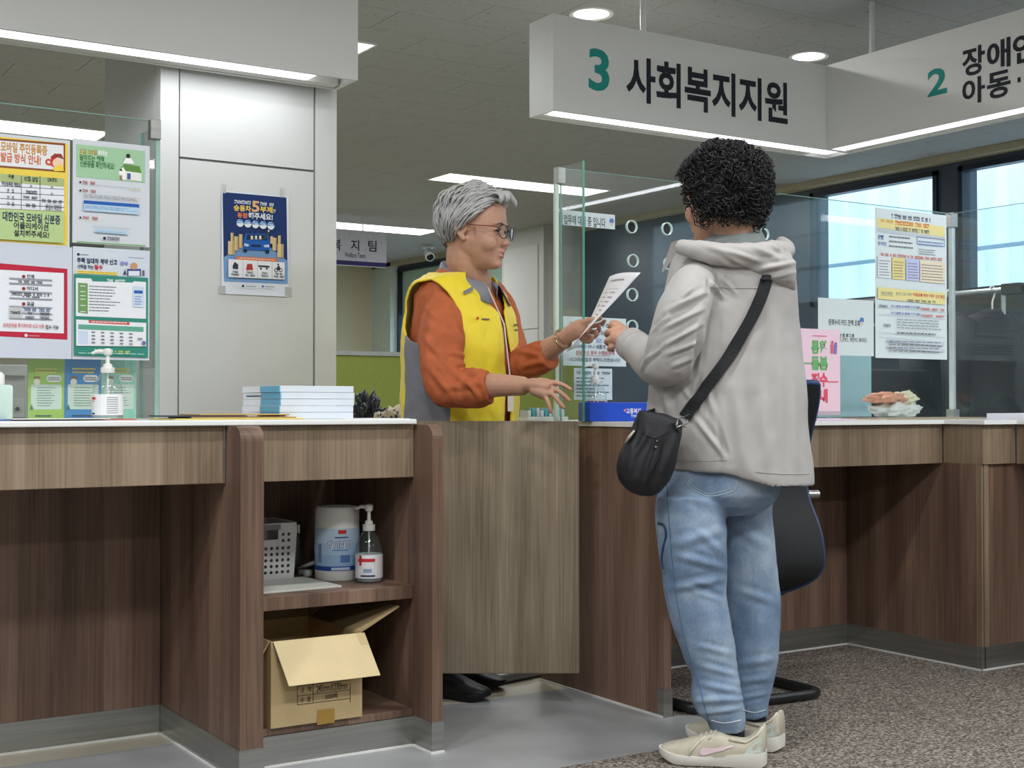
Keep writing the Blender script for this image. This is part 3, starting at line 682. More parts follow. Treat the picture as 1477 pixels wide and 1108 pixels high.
# teal notice
o, f, p = psheet('poster', 105, 216, 362, 520, GP, (202,210,220), 'teal bordered housing contract notice with small tables on the left glass', 'poster', None, 'posters on the left glass')
p.o(113,367,2,NAVY); p.l(116,366,128,369,1,GREY,.5,1,0); p.r(185,371,208,373,(150,160,180))
p.t('주택 임대차 계약 신고',111,373,169,381,NAVY,.03); p.t('선택을 하는',111.5,382,135,388,NAVY,.02); p.t('필수',136,382,148,389,RED,.03); p.q([(111,390),(169,393),(169,397),(111,394)],(230,206,90)); p.l(113,391,167,395,1,(130,110,50),.5,2,0)
p.q([(183,388),(203,388),(203,398),(183,398)],(70,74,140)).q([(185,391),(201,391),(201,398),(185,398)],(214,222,236)).o(193,384,5,(190,150,110)).o(176,380,3,(130,140,190)).o(182,380,2.4,(130,140,190)).q([(177,396),(180,389),(182,396)],(60,70,90)).r(205,390,208,398,(110,100,90))
p.q([(106,395),(213,401),(213,516),(106,513)],(52,134,118)); p.q([(109,401),(131,402),(133,406),(191,408),(192,406),(210,407),(210,460),(109,456)],(226,230,234)); p.t('임대차 신고제란?',154,403,180,407.5,(230,240,238),.01)
p.q([(112,408),(126,409),(126,453),(112,451)],(110,152,92))
for y in (412,420,426,431,440,449): p.r(115,y,123,y+1.6,(214,226,206))
p.l(128,411,175,452,9,(110,116,124),.22,9,.4); p.r(130,427.5,165,429,(214,80,84)); p.r(150,413,168,414,(214,110,110))
p.q([(191,413),(207,414),(207,444),(191,443)],(200,214,232)).r(192.5,419,205,424,(40,92,170)).l(193,426,204,441,4,(130,160,200),.4,4,.3)
p.q([(109,461),(210,466),(210,500),(109,499)],(226,230,234)); p.q([(127,462),(186,465),(186,469),(127,466)],(196,80,76)); p.l(131,463.2,182,466.8,1,(240,226,226),.6,3,0)
p.q([(112,468),(206,472),(206,479),(112,475)],(96,164,142)); p.q([(112,477),(126,478),(126,497),(112,496)],(196,212,232))
for j in range(4):
    for i in range(5): p.r(131+13.5*i,478.5+4.9*j+.6*i,136+13.5*i,480.3+4.9*j+.6*i,(110,116,126))
p.r(197,488,204,490,(110,116,126)); p.o(206,495,3,(110,110,160))
p.t('한글 임대차 신고',135,504,162,508,(230,240,238),.01); p.t('더 정확한 이용법',164,506,186,510,(196,214,90),.01); p.l(112,508,206,512.5,1,(180,216,208),.4,5,0)
f.done(o)
# car poster on the column
YP = YC-.0015
a = pY(320,275,YP); b = pY(416,421,YP); c_ = pY(320,422,YP)
o, f = sheet('poster', (a.x,YP,a.z), XA, ZD, b.x-a.x, a.z-c_.z+.004, (226,232,240), 'dark blue poster with a car and white lettering on the white column', 'poster')
p = Px(f, YP); f.w = b.x-a.x
B1=(24,50,102)
p.q([(321,277),(413,285),(415,410),(323,406)],B1); p.q([(323,371),(349,355),(390,357),(415,377),(415,410),(323,406)],(120,160,206))
p.t('자원안보위기',338,289,362,294,(220,226,236),.02); p.t('극복을 위한',375,292,395,297,(220,226,236),.02); p.t('승용차',337,296,362,305,(236,206,90),.03); p.t('5',363,290,374,306,(226,176,120),.03); p.t('부제',375,298,393,307,(236,206,90),.03); p.t('에',394,302,397.5,307,(230,220,200),.02)
p.t('동참',342,307,357,314.5,(226,130,80),.03); p.t('해주세요!',358,307.5,393,317,(232,236,240),.03)
for k in range(5): 
    x, y = 346+11*k, 322+1*k; p.o(x,y,5.2,(228,234,240)); p.q([(x-5.2,y),(x-4,y-3.6),(x,y-5.2),(x+4,y-3.6),(x+5.2,y)],(70,140,196)); p.t('월화수목금'[k]+'요일',x-3.4,y-3,x+3.4,y-.4,(220,232,240),.0)
for x, y0, y1, wd in ((332,336,368,4),(337,341,362,6),(344,338,358,5),(328,348,368,10),(389,341,352,4),(392,343,362,6),(400,340,362,4),(399,352,372,9)): p.r(x,y0,x+wd,y1,(214,190,140)); p.r(x+wd*.6,y0+1,x+wd,y1,(188,160,112))
p.q([(350,346),(353,337),(385,338),(388,347),(388,362),(350,360)],(28,92,172)).q([(354,346),(356,338.5),(383,339.5),(385,347)],(30,44,66)).r(350,360,355,364,(20,24,34)).r(382,361,387,366,(20,24,34)).r(361,353,375,357,(24,40,74)).q([(351,351),(358,353),(357,356),(351,355)],(190,210,230)).q([(379,354),(387,353),(387,357),(380,357)],(190,210,230))
for x in (362,368,374): p.o(x,342,1.7,(226,226,222)).r(x-1.8,343.5,x+1.8,346,(200,200,200))
p.q([(377,345),(385,335),(387,336),(381,346)],(60,70,80)).o(386,333.5,1.3,(230,220,190))
p.q([(339,370),(399,373),(399,378),(339,375)],(214,120,74)); p.l(344,371.5,394,376.5,1,(240,220,210),.5,3,0)
p.q([(328,374),(409,379),(409,403.5),(328,400)],(230,232,234))
for x in (348.5,369.5,390.5): p.q([(x,375.5),(x+.5,375.5),(x+.5,402),(x,402)],(150,154,160))
p.q([(334,384),(337,378),(342,382),(342,389),(334,388)],DK).q([(355,381),(362,381),(363.5,390),(353,390)],(176,60,60)).r(371,383,387,386.5,DK).o(374.5,388,1.4,DK).o(383,388,1.4,DK).o(396.5,390,2.8,DK).o(396.5,390,1.8,(230,232,234)).o(403,390,2.8,DK).o(403,390,1.8,(230,232,234)).q([(396,390),(399,384),(401,384),(403,390)],DK).o(399.5,382,1.3,DK)
p.t('비상시',334,391,342,394,DK,.0); p.t('활용하기',332,395,343,398,DK,.0); p.t('불필요한',354,392,363,395,DK,.0); p.t('운행 줄이기',352,396,366,399,DK,.0); p.t('대중교통',376,393,384,396,DK,0); p.t('이용하기',375,397,385,400,DK,0); p.t('가까운 거리',395,394,405,397,DK,0); p.t('걷거나 자전거',393,398,408,401,DK,0)
p.o(348.5,413,1.7,NAVY); p.l(353,412,367,415,1,GREY,.5,4,0); p.o(377,413.5,1.5,(40,80,170)); p.l(380,412.5,393,415.5,1,GREY,.5,5,0)
f.done(o)
TAPE = M('clear_tape', (206,208,204), .3, alpha=.6, var=0)
for x0,y0,x1,y1 in ((321,265,326,279),(405,271,410,285),(316,412,325,424),(411,414,421,427)):
    q0 = pY(x0,y0,YC-.0022); q1 = pY(x1,y1,YC-.0022); boxobj('tape', (q0.x,YC-.0024,q1.z), (q1.x,YC-.0018,q0.z), TAPE, o)
# notices on the middle and right glass
o, f, p = psheet('notice', 806, 887, 310, 331, GP, (214,226,228), 'narrow strip notice at the top left of the middle glass', 'notice', 2.438)
p.t('업무에 대기 중 입니다',813,312,873,326,DK,.01); p.o(882,319,3.2,(96,130,190)); p.r(880.5,321,883.5,326,(220,200,190)); f.done(o)
o, f, p = psheet('notice', 812, 903, 460, 529, GP, (206,222,226), 'pale notice with underlined lines behind the two hands', 'notice', 2.440)
DB=(84,96,116)
p.t('안내 말씀 드립니다·선택',822,465,884,472,DB,.015); p.t('업무에 담당자에',836,477,876,484,DB,.01); p.t('문의 오·도움',836,488,890,495,(86,120,180),.01); p.t('이제부터 아니 새롭게',826,497,873,503,DB,.01); p.t('상담하신 경우 수령방문에',830,506,886,512,(190,90,84),.01); p.r(830,512.8,880,513.6,(190,90,84)); p.t('너그러운 협조 부탁드리겠습니다',822,516,894,522,DB,.01); f.done(o)
o, f, p = psheet('notice', 828, 883, 532, 577, GP, (206,222,226), 'small pale notice behind the hand sanitizer on the middle glass', 'notice')
p.t('상담 순서대로 모시고 있습니다',831,536,880,540,DB,.0); p.l(831,543,880,574,6,DB,.3,12,.4); f.done(o)
o, f, p = psheet('notice', 1262, 1365, 311, 519, GP, (212,224,226), 'tall support fund notice with yellow bars on the right glass', 'notice')
p.h('- 2026. 상반기 고유가 피해지원금 신청 안내 -',1286,1342,314.5,6.5,DB,.01); p.q([(1265,314),(1362,327),(1362,342),(1265,328)],(226,216,150)); p.h('1차 신청대상',1270,1288,319,4.2,(206,130,60),.01); p.h('"기초생활수급자, 차상위 계층"',1291,1340,323.5,6.5,(206,110,60),.02); p.h('신청기간 : 2026. 4. 27.(월) ~ 5. 8.(금)',1291,1340,332,5.1,DB,.01)
p.q([(1265,329),(1362,342),(1362,347),(1265,334)],(190,200,206)); p.h('은행',1266,1274,342,6.5,(80,110,180),.02); p.h('온라인',1266,1278,351.5,5.8,(80,110,180),.01); p.l(1282,338,1320,362,3,GREY,.3,2,.2); f_ = p.c(1322,341); g_ = p.c(1362,356); f.frame(f_[0],f_[1],g_[0],g_[1],.006,(120,130,170)); p.l(1324,346,1360,358,2,(110,130,190),.35,3,.1); p.l(1324,358,1350,370,3,GREY,.3,4,.3)
p.h('신청 기간 : 4. 27.(월) ~ 4. 30.(목) 요일제 출생연도 끝자리',1270,1358,370.5,4.2,(206,90,84),.005)
for x0, x1, c2_ in ((1265,1284,(218,226,230)),(1286,1304,(228,212,140)),(1306,1325,(186,194,226)),(1326,1362,(226,214,190))):
    p.q([(x0,369+.1*(x0-1265)),(x1,369+.1*(x1-1265)),(x1,400+.1*(x1-1265)),(x0,400+.1*(x0-1265))],c2_)
    p.l(x0+2,374+.1*(x0-1265),x1-1,398+.1*(x1-1265),6,(120,120,130),.3,x0,.2)
p.q([(1265,414),(1362,423),(1362,440),(1265,431)],(226,216,150)); p.h('선정방법 조회 확인방법',1269,1286,424,6.5,DB,.005); p.h('본인이 고유가 피해',1291,1313,424.5,4.8,DB,.005); p.h('지원금을 받는 대상',1315,1346,426,4.9,RED,.02); p.h('인지 확인',1348,1361,428.5,5.7,RED,.01); p.h('지급금액 관련, 자세한 문의 확인',1307,1348,434.5,3.2,DB,.005)
p.h('신청기간',1267,1279,441.5,3.8,DB,.005); p.h('1차 : 2026. 4. 27.(월) ~ 5. 8.(금)',1284,1326,442.5,3.2,(60,80,160),.01); p.h('수급자, 차상위 계층',1327,1361,446.5,3.6,RED,.015); p.h('2차 : 2026. 5. 18.(월) ~ 7. 3.(금)',1284,1326,452.5,3.2,(60,80,160),.01); p.h('소득하위 70%',1327,1361,456,3.2,RED,.015)
for y in (447,457,483,490): p.q([(1265,y-4),(1362,y+4),(1362,y+4.5),(1265,y-3.5)],(160,170,180))
p.h('신청방법',1273,1283,469.5,4.0,DB,.005); p.l(1292,459,1360,478,4,GREY,.25,6,.15); p.l(1292,477,1350,486,1,GREY,.35,7,.1)
for y in (491,500): p.q([(1278,y-2),(1360,y+4),(1360,y+8),(1278,y+2)],(194,202,214)); p.l(1280,y-1,1358,y+11,2,GREY,.3,y,.1)
f.done(o)
o, f, p = psheet('notice', 1180, 1260, 434, 514, GP, (208,220,220), 'plain white notice with a small blue mascot-free icon beside the tall notice', 'notice')
o['label'] = 'plain white notice with one title line beside the tall yellow barred notice'
p.t('문화누리 카드 잔액 조회',1195,461,1240,470,DK,.015); p.o(1243,462,3,(80,130,200)); p.r(1241.5,464,1244.5,469,(216,190,180)); p.t('ARS 조회 1번 : 4번',1208,481,1232,486,DK,.005); p.t('카드 잔액 2 : 개인카드, 복지카드',1208,487,1250,494,DK,.005); f.done(o)

# hanging team sign
p0 = Vector((4.30,10.7,2.44)); 
ts = thing('team_sign', (4.9,10.72,2.13), 'pale hanging team sign with a purple bottom band beside the column', 'sign')
boxobj('board', (4.30,10.70,2.135), (5.53,10.73,2.445), M('sign_lilac',(196,198,210),.5), ts)
f = Flat((4.30,10.70,2.445), XA, ZD, 1.23, .31); p = Px(f, 10.70)
p.t('지',506,346,518,362,DK,.015); p.t('복',478,345,492,361,DK,.015); p.t('팀',531,347,543,363,DK,.015); p.t('Welfare Team',497,364.5,527,372,DK,.005)
q_ = p.c(556,380)[1]; f.rect(0,q_-.01,1,.985,(58,52,110)); f.done(ts,'lettering')
for x in (4.6,5.3):
    mb = MB(); mb.lathe([(.006,0),(.006,ZC-2.446)], (x,10.715,2.446), 8, LF); mb.build('hanger_rod', LF, ts)
# ================================================================ SMALL THINGS
WP = M('white_plastic', (232,232,228), .35, var=.02)
def pump_bottle(loc, h, r, label, group='pump bottles', spout=math.pi, style=0):
    t = thing('pump_bottle', loc, label, 'bottle', group); L_ = Vector(loc)
    hb = h*.66
    mb = MB(); mb.lathe([(r*.92,0),(r,.004),(r,hb*.50),(r*.93,hb*.68),(r*.72,hb*.85),(r*.42,hb*.96),(r*.36,hb)], L_, 28, CLEAR); autosmooth(mb.build('bottle_body', CLEAR, t))
    mb = MB(); mb.lathe([(r*.93,.003),(r*.95,.006),(r*.95,hb*.40),(r*.2,hb*.402)], L_, 28); autosmooth(mb.build('gel', M('sanitizer_gel',(226,232,232),.1,alpha=.35,var=0), t))
    # paper label wrapped around the front
    n = 22; mb = MB(); R_ = r+.0008
    for k in range(n):
        a0 = 2*math.pi*k/n; a1 = 2*math.pi*(k+1)/n
        mb.add([L_+Vector((R_*math.cos(a),R_*math.sin(a),z)) for a, z in ((a0,.012),(a1,.012),(a1,hb*.53),(a0,hb*.53))], [(0,1,2,3)])
    lb = autosmooth(mb.build('paper_label', M('label_white',(234,236,238),.5,var=0), t))
    def lab(a0, z0, a1, z1, rgb):      # patch on the label; angle measured from the viewer's side, to the right
        m2 = MB(); base = math.atan2(-CT,-ST); k_ = 6; R2 = r+.0014
        for i in range(k_):
            b0 = base+a0+(a1-a0)*i/k_; b1 = base+a0+(a1-a0)*(i+1)/k_
            m2.add([L_+Vector((R2*math.cos(b),R2*math.sin(b),z*hb)) for b, z in ((b0,z0),(b1,z0),(b1,z1),(b0,z1))], [(0,1,2,3)], ink(rgb))
        return m2.build('label_print', None, lb)
    if style == 0:
        lab(-.95,.42,-.55,.47,(206,60,64)); lab(-.9,.375,-.7,.395,(206,60,64)); lab(-.95,.12,-.6,.15,(40,60,120)); 
        for k in range(8): lab(.25,.14+.045*k,1.0,.155+.045*k,(150,154,160))
    elif style == 1:
        lab(-.62,.40,.55,.46,(200,50,56)); lab(-.62,.33,-.42,.52,(200,50,56)); lab(-.75,.40,-.3,.45,(200,50,56)); lab(-.3,.20,.3,.27,(150,170,196)); lab(-.5,.12,.55,.15,(40,52,100))
    else:
        lab(-1.2,.48,1.2,.515,(90,60,90)); lab(-1.2,.02,1.2,.47,(222,218,224))
    mb = MB(); mb.lathe([(r*.44,hb*.97),(r*.46,hb*.98),(r*.46,hb+h*.055),(r*.30,hb+h*.06),(r*.28,hb+h*.10),(r*.14,hb+h*.11),(r*.12,hb+h*.24)], L_, 20); autosmooth(mb.build('collar', WP, t))
    d = Vector((math.cos(spout),math.sin(spout),0)); top = L_+Vector((0,0,hb+h*.27))
    mb = MB(); mb.lathe([(r*.24,hb+h*.225),(r*.30,hb+h*.25),(r*.30,hb+h*.30),(r*.12,hb+h*.315)], L_, 16); mb.tube([top-d*r*.1, top+d*r*.6+Vector((0,0,.002)), top+d*r*1.05-Vector((0,0,.004))], [r*.15,r*.13,r*.10], 10); autosmooth(mb.build('pump_head', WP, t))
    mb = MB(); mb.lathe([(r*.07,.02),(r*.07,hb)], L_, 8); mb.build('dip_tube', WP, t)
    return t
bl = math.atan2(-RV.y,-RV.x)
q = pY(155,600,3.33); pump_bottle((q.x,q.y,ZT1), .182, .037, 'clear pump bottle of sanitizer standing before the left posters', spout=bl)
pump_bottle((1.634,3.262,.4240), .215, .037, 'clear pump bottle with a red cross label on the shelf', spout=bl-.3, style=1)
pump_bottle((2.538,3.459,ZR1), .190, .037, 'clear pump bottle standing between the blue box and the glass', spout=bl, style=2)
# pale green dispenser cut by the left frame edge
q = pY(2,600,3.32)
t = thing('dispenser_bottle', (q.x,q.y,ZT1), 'pale green plastic bottle cut off by the left frame edge', 'bottle')
mb = MB(); mb.box((q.x-.045,q.y-.02,ZT1),(q.x+.023,q.y+.03,ZT1+.085), None, .006); autosmooth(mb.build('bottle_body', M('pale_green_plastic',(196,218,208),.3), t)); mb = MB(); mb.lathe([(.016,0),(.016,.022),(.010,.03)], (q.x-.008,q.y+.005,ZT1+.085), 18); autosmooth(mb.build('cap', WP, t))
# ---- leaflets, folders and forms on the left countertop
def slab(name, x0, x1, y0, y1, z0, th, rgb, label, cat, rot=0, group=None):
    c = Vector(((x0+x1)/2,(y0+y1)/2,z0)); mb = MB(); mb.box((-(x1-x0)/2,-(y1-y0)/2,0),((x1-x0)/2,(y1-y0)/2,th), None, min(th*.3,.0015))
    o = mb.build(name, M('paper_%d_%d_%d'%tuple(rgb), rgb, .55, var=.012, scale=6)); o.location = c; o.rotation_euler = (0,0,rot); return tag(o, label, cat, group)
z = ZT1
slab('leaflet', .66,.86,3.26,3.42, z, .003, (70,96,160), 'blue leaflet lying flat below the red framed notice', 'leaflet', .1); slab('leaflet', .845,1.02,3.30,3.45, z+.0001, .0025, (196,110,80), 'red printed leaflet lying before the blue card', 'leaflet', -.15)
slab('leaflet', .70,.93,3.24,3.33, z+.0031, .002, (216,216,206), 'pale leaflet lying on top of the blue one', 'leaflet', .06)
q0 = pY(232,600,3.30); q1 = pY(408,600,3.30)
for k, (a_, b_, rgb, l_, r_) in enumerate(((0,.02,(222,206,120),'yellow folder at the bottom of the small pile',.02),(.05,.0,(178,148,92),'brown folder in the middle of the small pile',-.01),(-.0,-.13,(48,54,70),'dark folder lying across the small pile',.0),(.08,-.01,(196,160,96),'tan folder on top of the small pile',-.02))):
    slab('folder', q0.x+a_, q1.x+b_, 3.20+.01*k, 3.40, ZT1+.0002+.0036*k, .0034, rgb, l_, 'folder', r_, 'folders on the left counter')
lbl = ['lowest','second lowest','middle','second highest','topmost']
for k in range(5):
    dx = random.Random(k+3).uniform(-.003,.003); z0 = ZT1+.0005+k*.0176
    t = thing('form_booklet', (1.475,3.39,z0), '%s white booklet with a light blue spine in the stack' % lbl[k], 'booklet', 'stack of form booklets')
    boxobj('pages', (1.372+dx,3.255,z0), (1.585+dx,3.512,z0+.0168), M('page_edges',(214,222,232),.7,var=.03,scale=60,stretch=(1,1,40)), t, .001)
    boxobj('spine_band', (1.371+dx,3.254,z0+.0003), (1.374+dx,3.385,z0+.0165), ink((110,176,214)), t); boxobj('spine_end', (1.371+dx,3.385,z0+.0003), (1.3735+dx,3.5125,z0+.0165), ink((226,230,236)), t)
    if k == 3: boxobj('spine_print', (1.3703+dx,3.38,z0+.006), (1.3713+dx,3.49,z0+.010), ink((90,100,120)), t)
slab('loose_sheet', 1.56,1.69,3.14,3.32, ZT1, .0015, (232,236,240), 'loose white sheet at the right end of the left countertop', 'paper', .1)
# three cards standing behind the left glass
for k, (a_, b_, rgb, l_) in enumerate(((40,93,(160,194,92),'green card standing behind the left glass'),(93,146,(70,136,196),'blue card standing behind the left glass'),(146,197,(150,204,186),'mint card standing behind the left glass'))):
    Yc = 3.56
    pa = pY(a_,518,Yc); pb = pY(b_,596,Yc)
    o, f = sheet('info_card', (pa.x+.001,Yc,pa.z), XA, ZD, pb.x-pa.x-.002, pa.z-ZT1-.001, rgb, l_, 'card', group='cards behind the left glass')
    f.rrect(.08,.42,.93,.84,.05,(206,220,206)); f.rrect(.50,.26,.92,.38,.1,(226,232,226)); f.circ(.24,.38,.09,(226,222,206)); f.rect(.15,.29,.33,.32,(150,110,70))
    f.lines(.25,.46,.80,.80,8,(110,130,130),.25,k+3,.35); f.lines(.2,.13,.85,.24,2,(226,210,110),.55,k,.1); f.lines(.2,.92,.8,.97,1,(60,80,90),.5,k,.3); f.lines(.54,.29,.88,.36,2,(120,100,110),.4,k+9,.1); f.poly([(.05,.84),(.1,.75),(.15,.84)],(60,130,90))
    f.done(o)
# ---- things on the shelf
t = thing('storage_basket', (1.37,3.53,.4240), 'white perforated plastic basket on the shelf', 'basket')
BX = (1.264,1.488,3.430,3.612,.4242,.155)
def basket():
    x0,x1,y0,y1,z0,h = BX; e = .006; mb = MB()
    # sloped walls: slightly wider at the top
    def wall(p0, p1, n):
        p0, p1, n = Vector(p0), Vector(p1), Vector(n)
        vs = [p0,p1,p1+Vector((0,0,h))+n*.008+ (p1-p0).normalized()*.008,p0+Vector((0,0,h))+n*.008-(p1-p0).normalized()*.008]; vs += [v-n*e for v in vs]
        mb.add(vs, [(0,1,2,3),(7,6,5,4),(0,4,5,1),(1,5,6,2),(2,6,7,3),(3,7,4,0)])
    wall((x0,y0,z0),(x1,y0,z0),(0,-1,0)); 
    fw = mb.build('front_wall', M('basket_white',(206,206,204),.45), t)
    cut = MB()
    for i in range(9):
        for j in range(7):
            if j >= 5 and i > 1: continue
            x = x1-.017-i*.0165; z_ = z0+.020+j*.0165+(.004 if j >= 5 else 0)
            cut.loft([[(x+.0048*math.cos(2*math.pi*k/10), y, z_+.0048*math.sin(2*math.pi*k/10)) for k in range(10)] for y in (y0+.03,y0-.03)])
    cut.box((x0+.03,y0-.03,z0+h-.045),(x1-.048,y0+.02,z0+h-.014))
    co = cut.build('cut', M('basket_white')); md = fw.modifiers.new('b','BOOLEAN'); md.object = co; md.operation = 'DIFFERENCE'; md.solver = 'EXACT'
    dg = bpy.context.evaluated_depsgraph_get(); me = bpy.data.meshes.new_from_object(fw.evaluated_get(dg)); fw.modifiers.clear(); fw.data = me; bpy.data.objects.remove(co)
    m2 = MB(); m2.box((x0,y0+.006,z0),(x0+e,y1,z0+h)); m2.box((x1-e,y0+.006,z0),(x1,y1,z0+h)); m2.box((x0,y1-e,z0),(x1,y1,z0+h)); m2.box((x0,y0+.006,z0),(x1,y1,z0+e)); m2.build('tub', M('basket_white'), t)
    m3 = MB(); m3.box((x0-.004,y0-.016,z0+h-.006),(x1+.014,y0-.006,z0+h)); m3.box((x1+.001,y0-.016,z0+h-.006),(x1+.014,y1,z0+h)); m3.box((x1+.0085,y0-.014,z0+h-.03),(x1+.0115,y1,z0+h-.006)); m3.build('rim', M('basket_white'), t)
    m4 = MB(); m4.box((x0+.028,y0-.018,z0+h-.017),(x1-.046,y0-.005,z0+h-.003)); m4.build('handle', M('basket_grey_handle',(120,122,122),.5), t)
basket()
slab('magazine', 1.252,1.515,3.185,3.405,.4240,.006,(196,198,190),'folded printed paper lying in front of the basket','paper',.04)
t = thing('wipes_canister', (1.588,3.365,.4240), 'white and blue wipes canister on the shelf', 'canister'); cx_, cy_ = 1.588,3.365
CR = .0605
mb = MB(); mb.lathe([(CR*.95,0),(CR,.004),(CR,.158)], (cx_,cy_,.4240), 40, WP); autosmooth(mb.build('can', WP, t))
mb = MB(); mb.lathe([(CR*1.0,.158),(CR*1.0,.192),(CR*.92,.198),(CR*.80,.199),(CR*.78,.196),(.001,.196)], (cx_,cy_,.4240), 40, WP); autosmooth(mb.build('lid', WP, t))
base = math.atan2(-cy_,-cx_)
def wrap(z0, z1, a0, a1, rgb, R_, name='label_print', par=None):
    m2 = MB(); k_ = max(4, int((a1-a0)/.12))
    m2.loft([[Vector((cx_+R_*math.cos(base+a0+(a1-a0)*i/k_), cy_+R_*math.sin(base+a0+(a1-a0)*i/k_), .4240+z)) for z in (z0,z1)] for i in range(k_+1)], ink(rgb), False, False)
    return m2.build(name, None, par or t)
lb = wrap(.028,.142,-2.2,2.2,(150,182,214),CR+.0006,'paper_label'); wrap(.102,.142,-2.2,2.2,(182,204,224),CR+.0009,par=lb); wrap(.070,.102,-2.2,2.2,(166,194,220),CR+.0009,par=lb); wrap(.028,.040,-2.2,2.2,(34,72,150),CR+.0011,par=lb); wrap(.030,.037,-.25,.6,(190,206,230),CR+.0014,par=lb)
wrap(.128,.138,.05,.42,(200,44,50),CR+.0012,par=lb); wrap(.116,.120,-.1,.5,(70,90,140),CR+.0012,par=lb); wrap(.05,.10,-.95,-.75,(110,130,170),CR+.0012,par=lb); wrap(.082,.085,-.2,.5,(110,140,190),CR+.0012,par=lb); wrap(.05,.07,.15,.6,(90,120,180),CR+.0012,par=lb)
vs_, fs_ = textmesh('하이파이', 1.0, .05); xs_ = [v[0] for v in vs_]; W_ = max(xs_)-min(xs_)
for col_, sc_, R_ in (((236,240,246),1.0,CR+.0018),):
    for bold, c2_, R2 in ((.07,(40,60,130),CR+.0016),(.015,(232,238,246),CR+.0021)):
        vs_, fs_ = textmesh('하이파이', 1.0, bold)
        m2 = MB(); m2.add([Vector((cx_+R2*math.cos(base-.42+1.05*v[0]/W_), cy_+R2*math.sin(base-.42+1.05*v[0]/W_), .4240+.090+.022*v[1])) for v in vs_], fs_, ink(c2_)); m2.build('lettering', None, lb)
t = thing('grey_bag', (1.50,3.50,.4240), 'crumpled grey bag between the basket and the canister', 'bag')
def blob(name, c, r, mat, par, amp=.25, fr=9, seed=0, sub=4, clipz=None):
    bm = bmesh.new(); bmesh.ops.create_icosphere(bm, subdivisions=sub, radius=1); c = Vector(c)
    for v in bm.verts:
        d = v.co.copy(); k = 1+amp*mnoise.fractal(d*fr*.2+Vector((seed,seed*.7,1.3*seed)), 1, 2, 4)
        v.co = Vector((c.x+d.x*r[0]*k, c.y+d.y*r[1]*k, c.z+d.z*r[2]*k))
        if clipz is not None and v.co.z < clipz: v.co.z = clipz
    mb = MB(); mb.bm(bm, mat); return mb.build(name, mat, par, True)
GRB = M('grey_nylon',(110,114,116),.6,bump=.3,bscale=40)
blob('bag_body', (1.530,3.555,.4240+.062), (.024,.040,.060), GRB, t, .3, 12, 4, 4, .4241)
mb = MB(); mb.tube([(1.515,3.46,.445),(1.545,3.40,.47),(1.575,3.475,.505)], [.006,.007,.006], 8); mb.build('handle', M('grey_handle',(150,154,154),.5), t, True)
mb = MB(); mb.tube([(1.512,3.44,.437),(1.53,3.415,.437),(1.512,3.40,.438)], .010, 8); mb.build('hose', M('grey_handle'), t, True)
# ---- cardboard box
CB = M('cardboard', (196,172,128), .8, var=.05, scale=14, bump=.05, bscale=120); CBI = M('cardboard_inside', (168,146,108), .85, var=.05)
t = thing('cardboard_box', (1.425,3.30,.0975), 'open brown cardboard box on the bottom board of the shelf unit', 'box')
x0,x1,y0,y1,z0,h = 1.297,1.548,3.128,3.46,.0975,.215; e = .004
for a_, b_ in (((x0,y0,z0),(x1,y0+e,z0+h)),((x0,y1-e,z0),(x1,y1,z0+h)),((x0,y0+e,z0),(x0+e,y1-e,z0+h)),((x1-e,y0+e,z0),(x1,y1-e,z0+h)),((x0+e,y0+e,z0),(x1-e,y1-e,z0+e))): boxobj('side', a_, b_, CB, t)
def flap(p0, p1, d, mat=CB, name='flap', inset=.004):
    p0, p1, d = Vector(p0), Vector(p1), Vector(d); u = (p1-p0).normalized(); n = u.cross(d).normalized()*.0018; mb = MB()
    vs = [p0,p1,p1+d-u*inset*0,p0+d+u*inset*0]; mb.add([v+n for v in vs]+[v-n for v in vs], [(0,1,2,3),(7,6,5,4),(0,4,5,1),(1,5,6,2),(2,6,7,3),(3,7,4,0)]); return mb.build(name, mat, t)
fl_ = flap((x0+.004,y0-.003,z0+h),(x1+.004,y0-.003,z0+h),(.020,-.052,-.103), M('cardboard_pale',(222,202,158),.8,var=.03))
d_ = Vector((.020,-.052,-.103)); n_ = XA.cross(d_).normalized(); n_ = -n_ if n_.y > 0 else n_
mb = MB(); c0 = Vector((x1-.022,y0-.003,z0+h)) + n_*.0022; mb.add([c0, c0+XA*.026, c0+XA*.026+d_*.28, c0+XA*.004+d_*.28], [(0,1,2,3)]); mb.build('label_corner', M('cardboard_pale_2',(206,186,142),.8), fl_)
flap((x1,y0+.01,z0+h),(x1,y1-.01,z0+h),(.118,.01,.056), CBI); flap((x0,y0+.01,z0+h),(x0,y1-.01,z0+h),(-.045,0,-.075), CBI); flap((x0,y1,z0+h),(x1,y1,z0+h),(0,.05,.06), CBI)
f = Flat((x0,y0,z0+h), XA, ZD, x1-x0, h); p = Px(f, y0)
TB=(60,54,46)
for y in (986.5,1000.5,1013): p.q([(428.5,y+3.5),(505,y-6),(505,y-5.2),(428.5,y+4.3)],TB)
for x in (428.5,451,504.5): p.q([(x,985),(x+.8,985),(x+.8,1013 if x>440 else 1017),(x,1013 if x>440 else 1017)],TB)
p.t('규  격',433,991,448,999,TB,.01); p.t('245mmX330mm',456,986,501,996,TB,.005); p.t('수  량',433,1005,448,1013,TB,.01); p.t('500매',469,1000,486,1008,TB,.01)
p.q([(458,1024),(482,1022),(482,1042),(457,1046)],(170,136,66)); f.done(t)
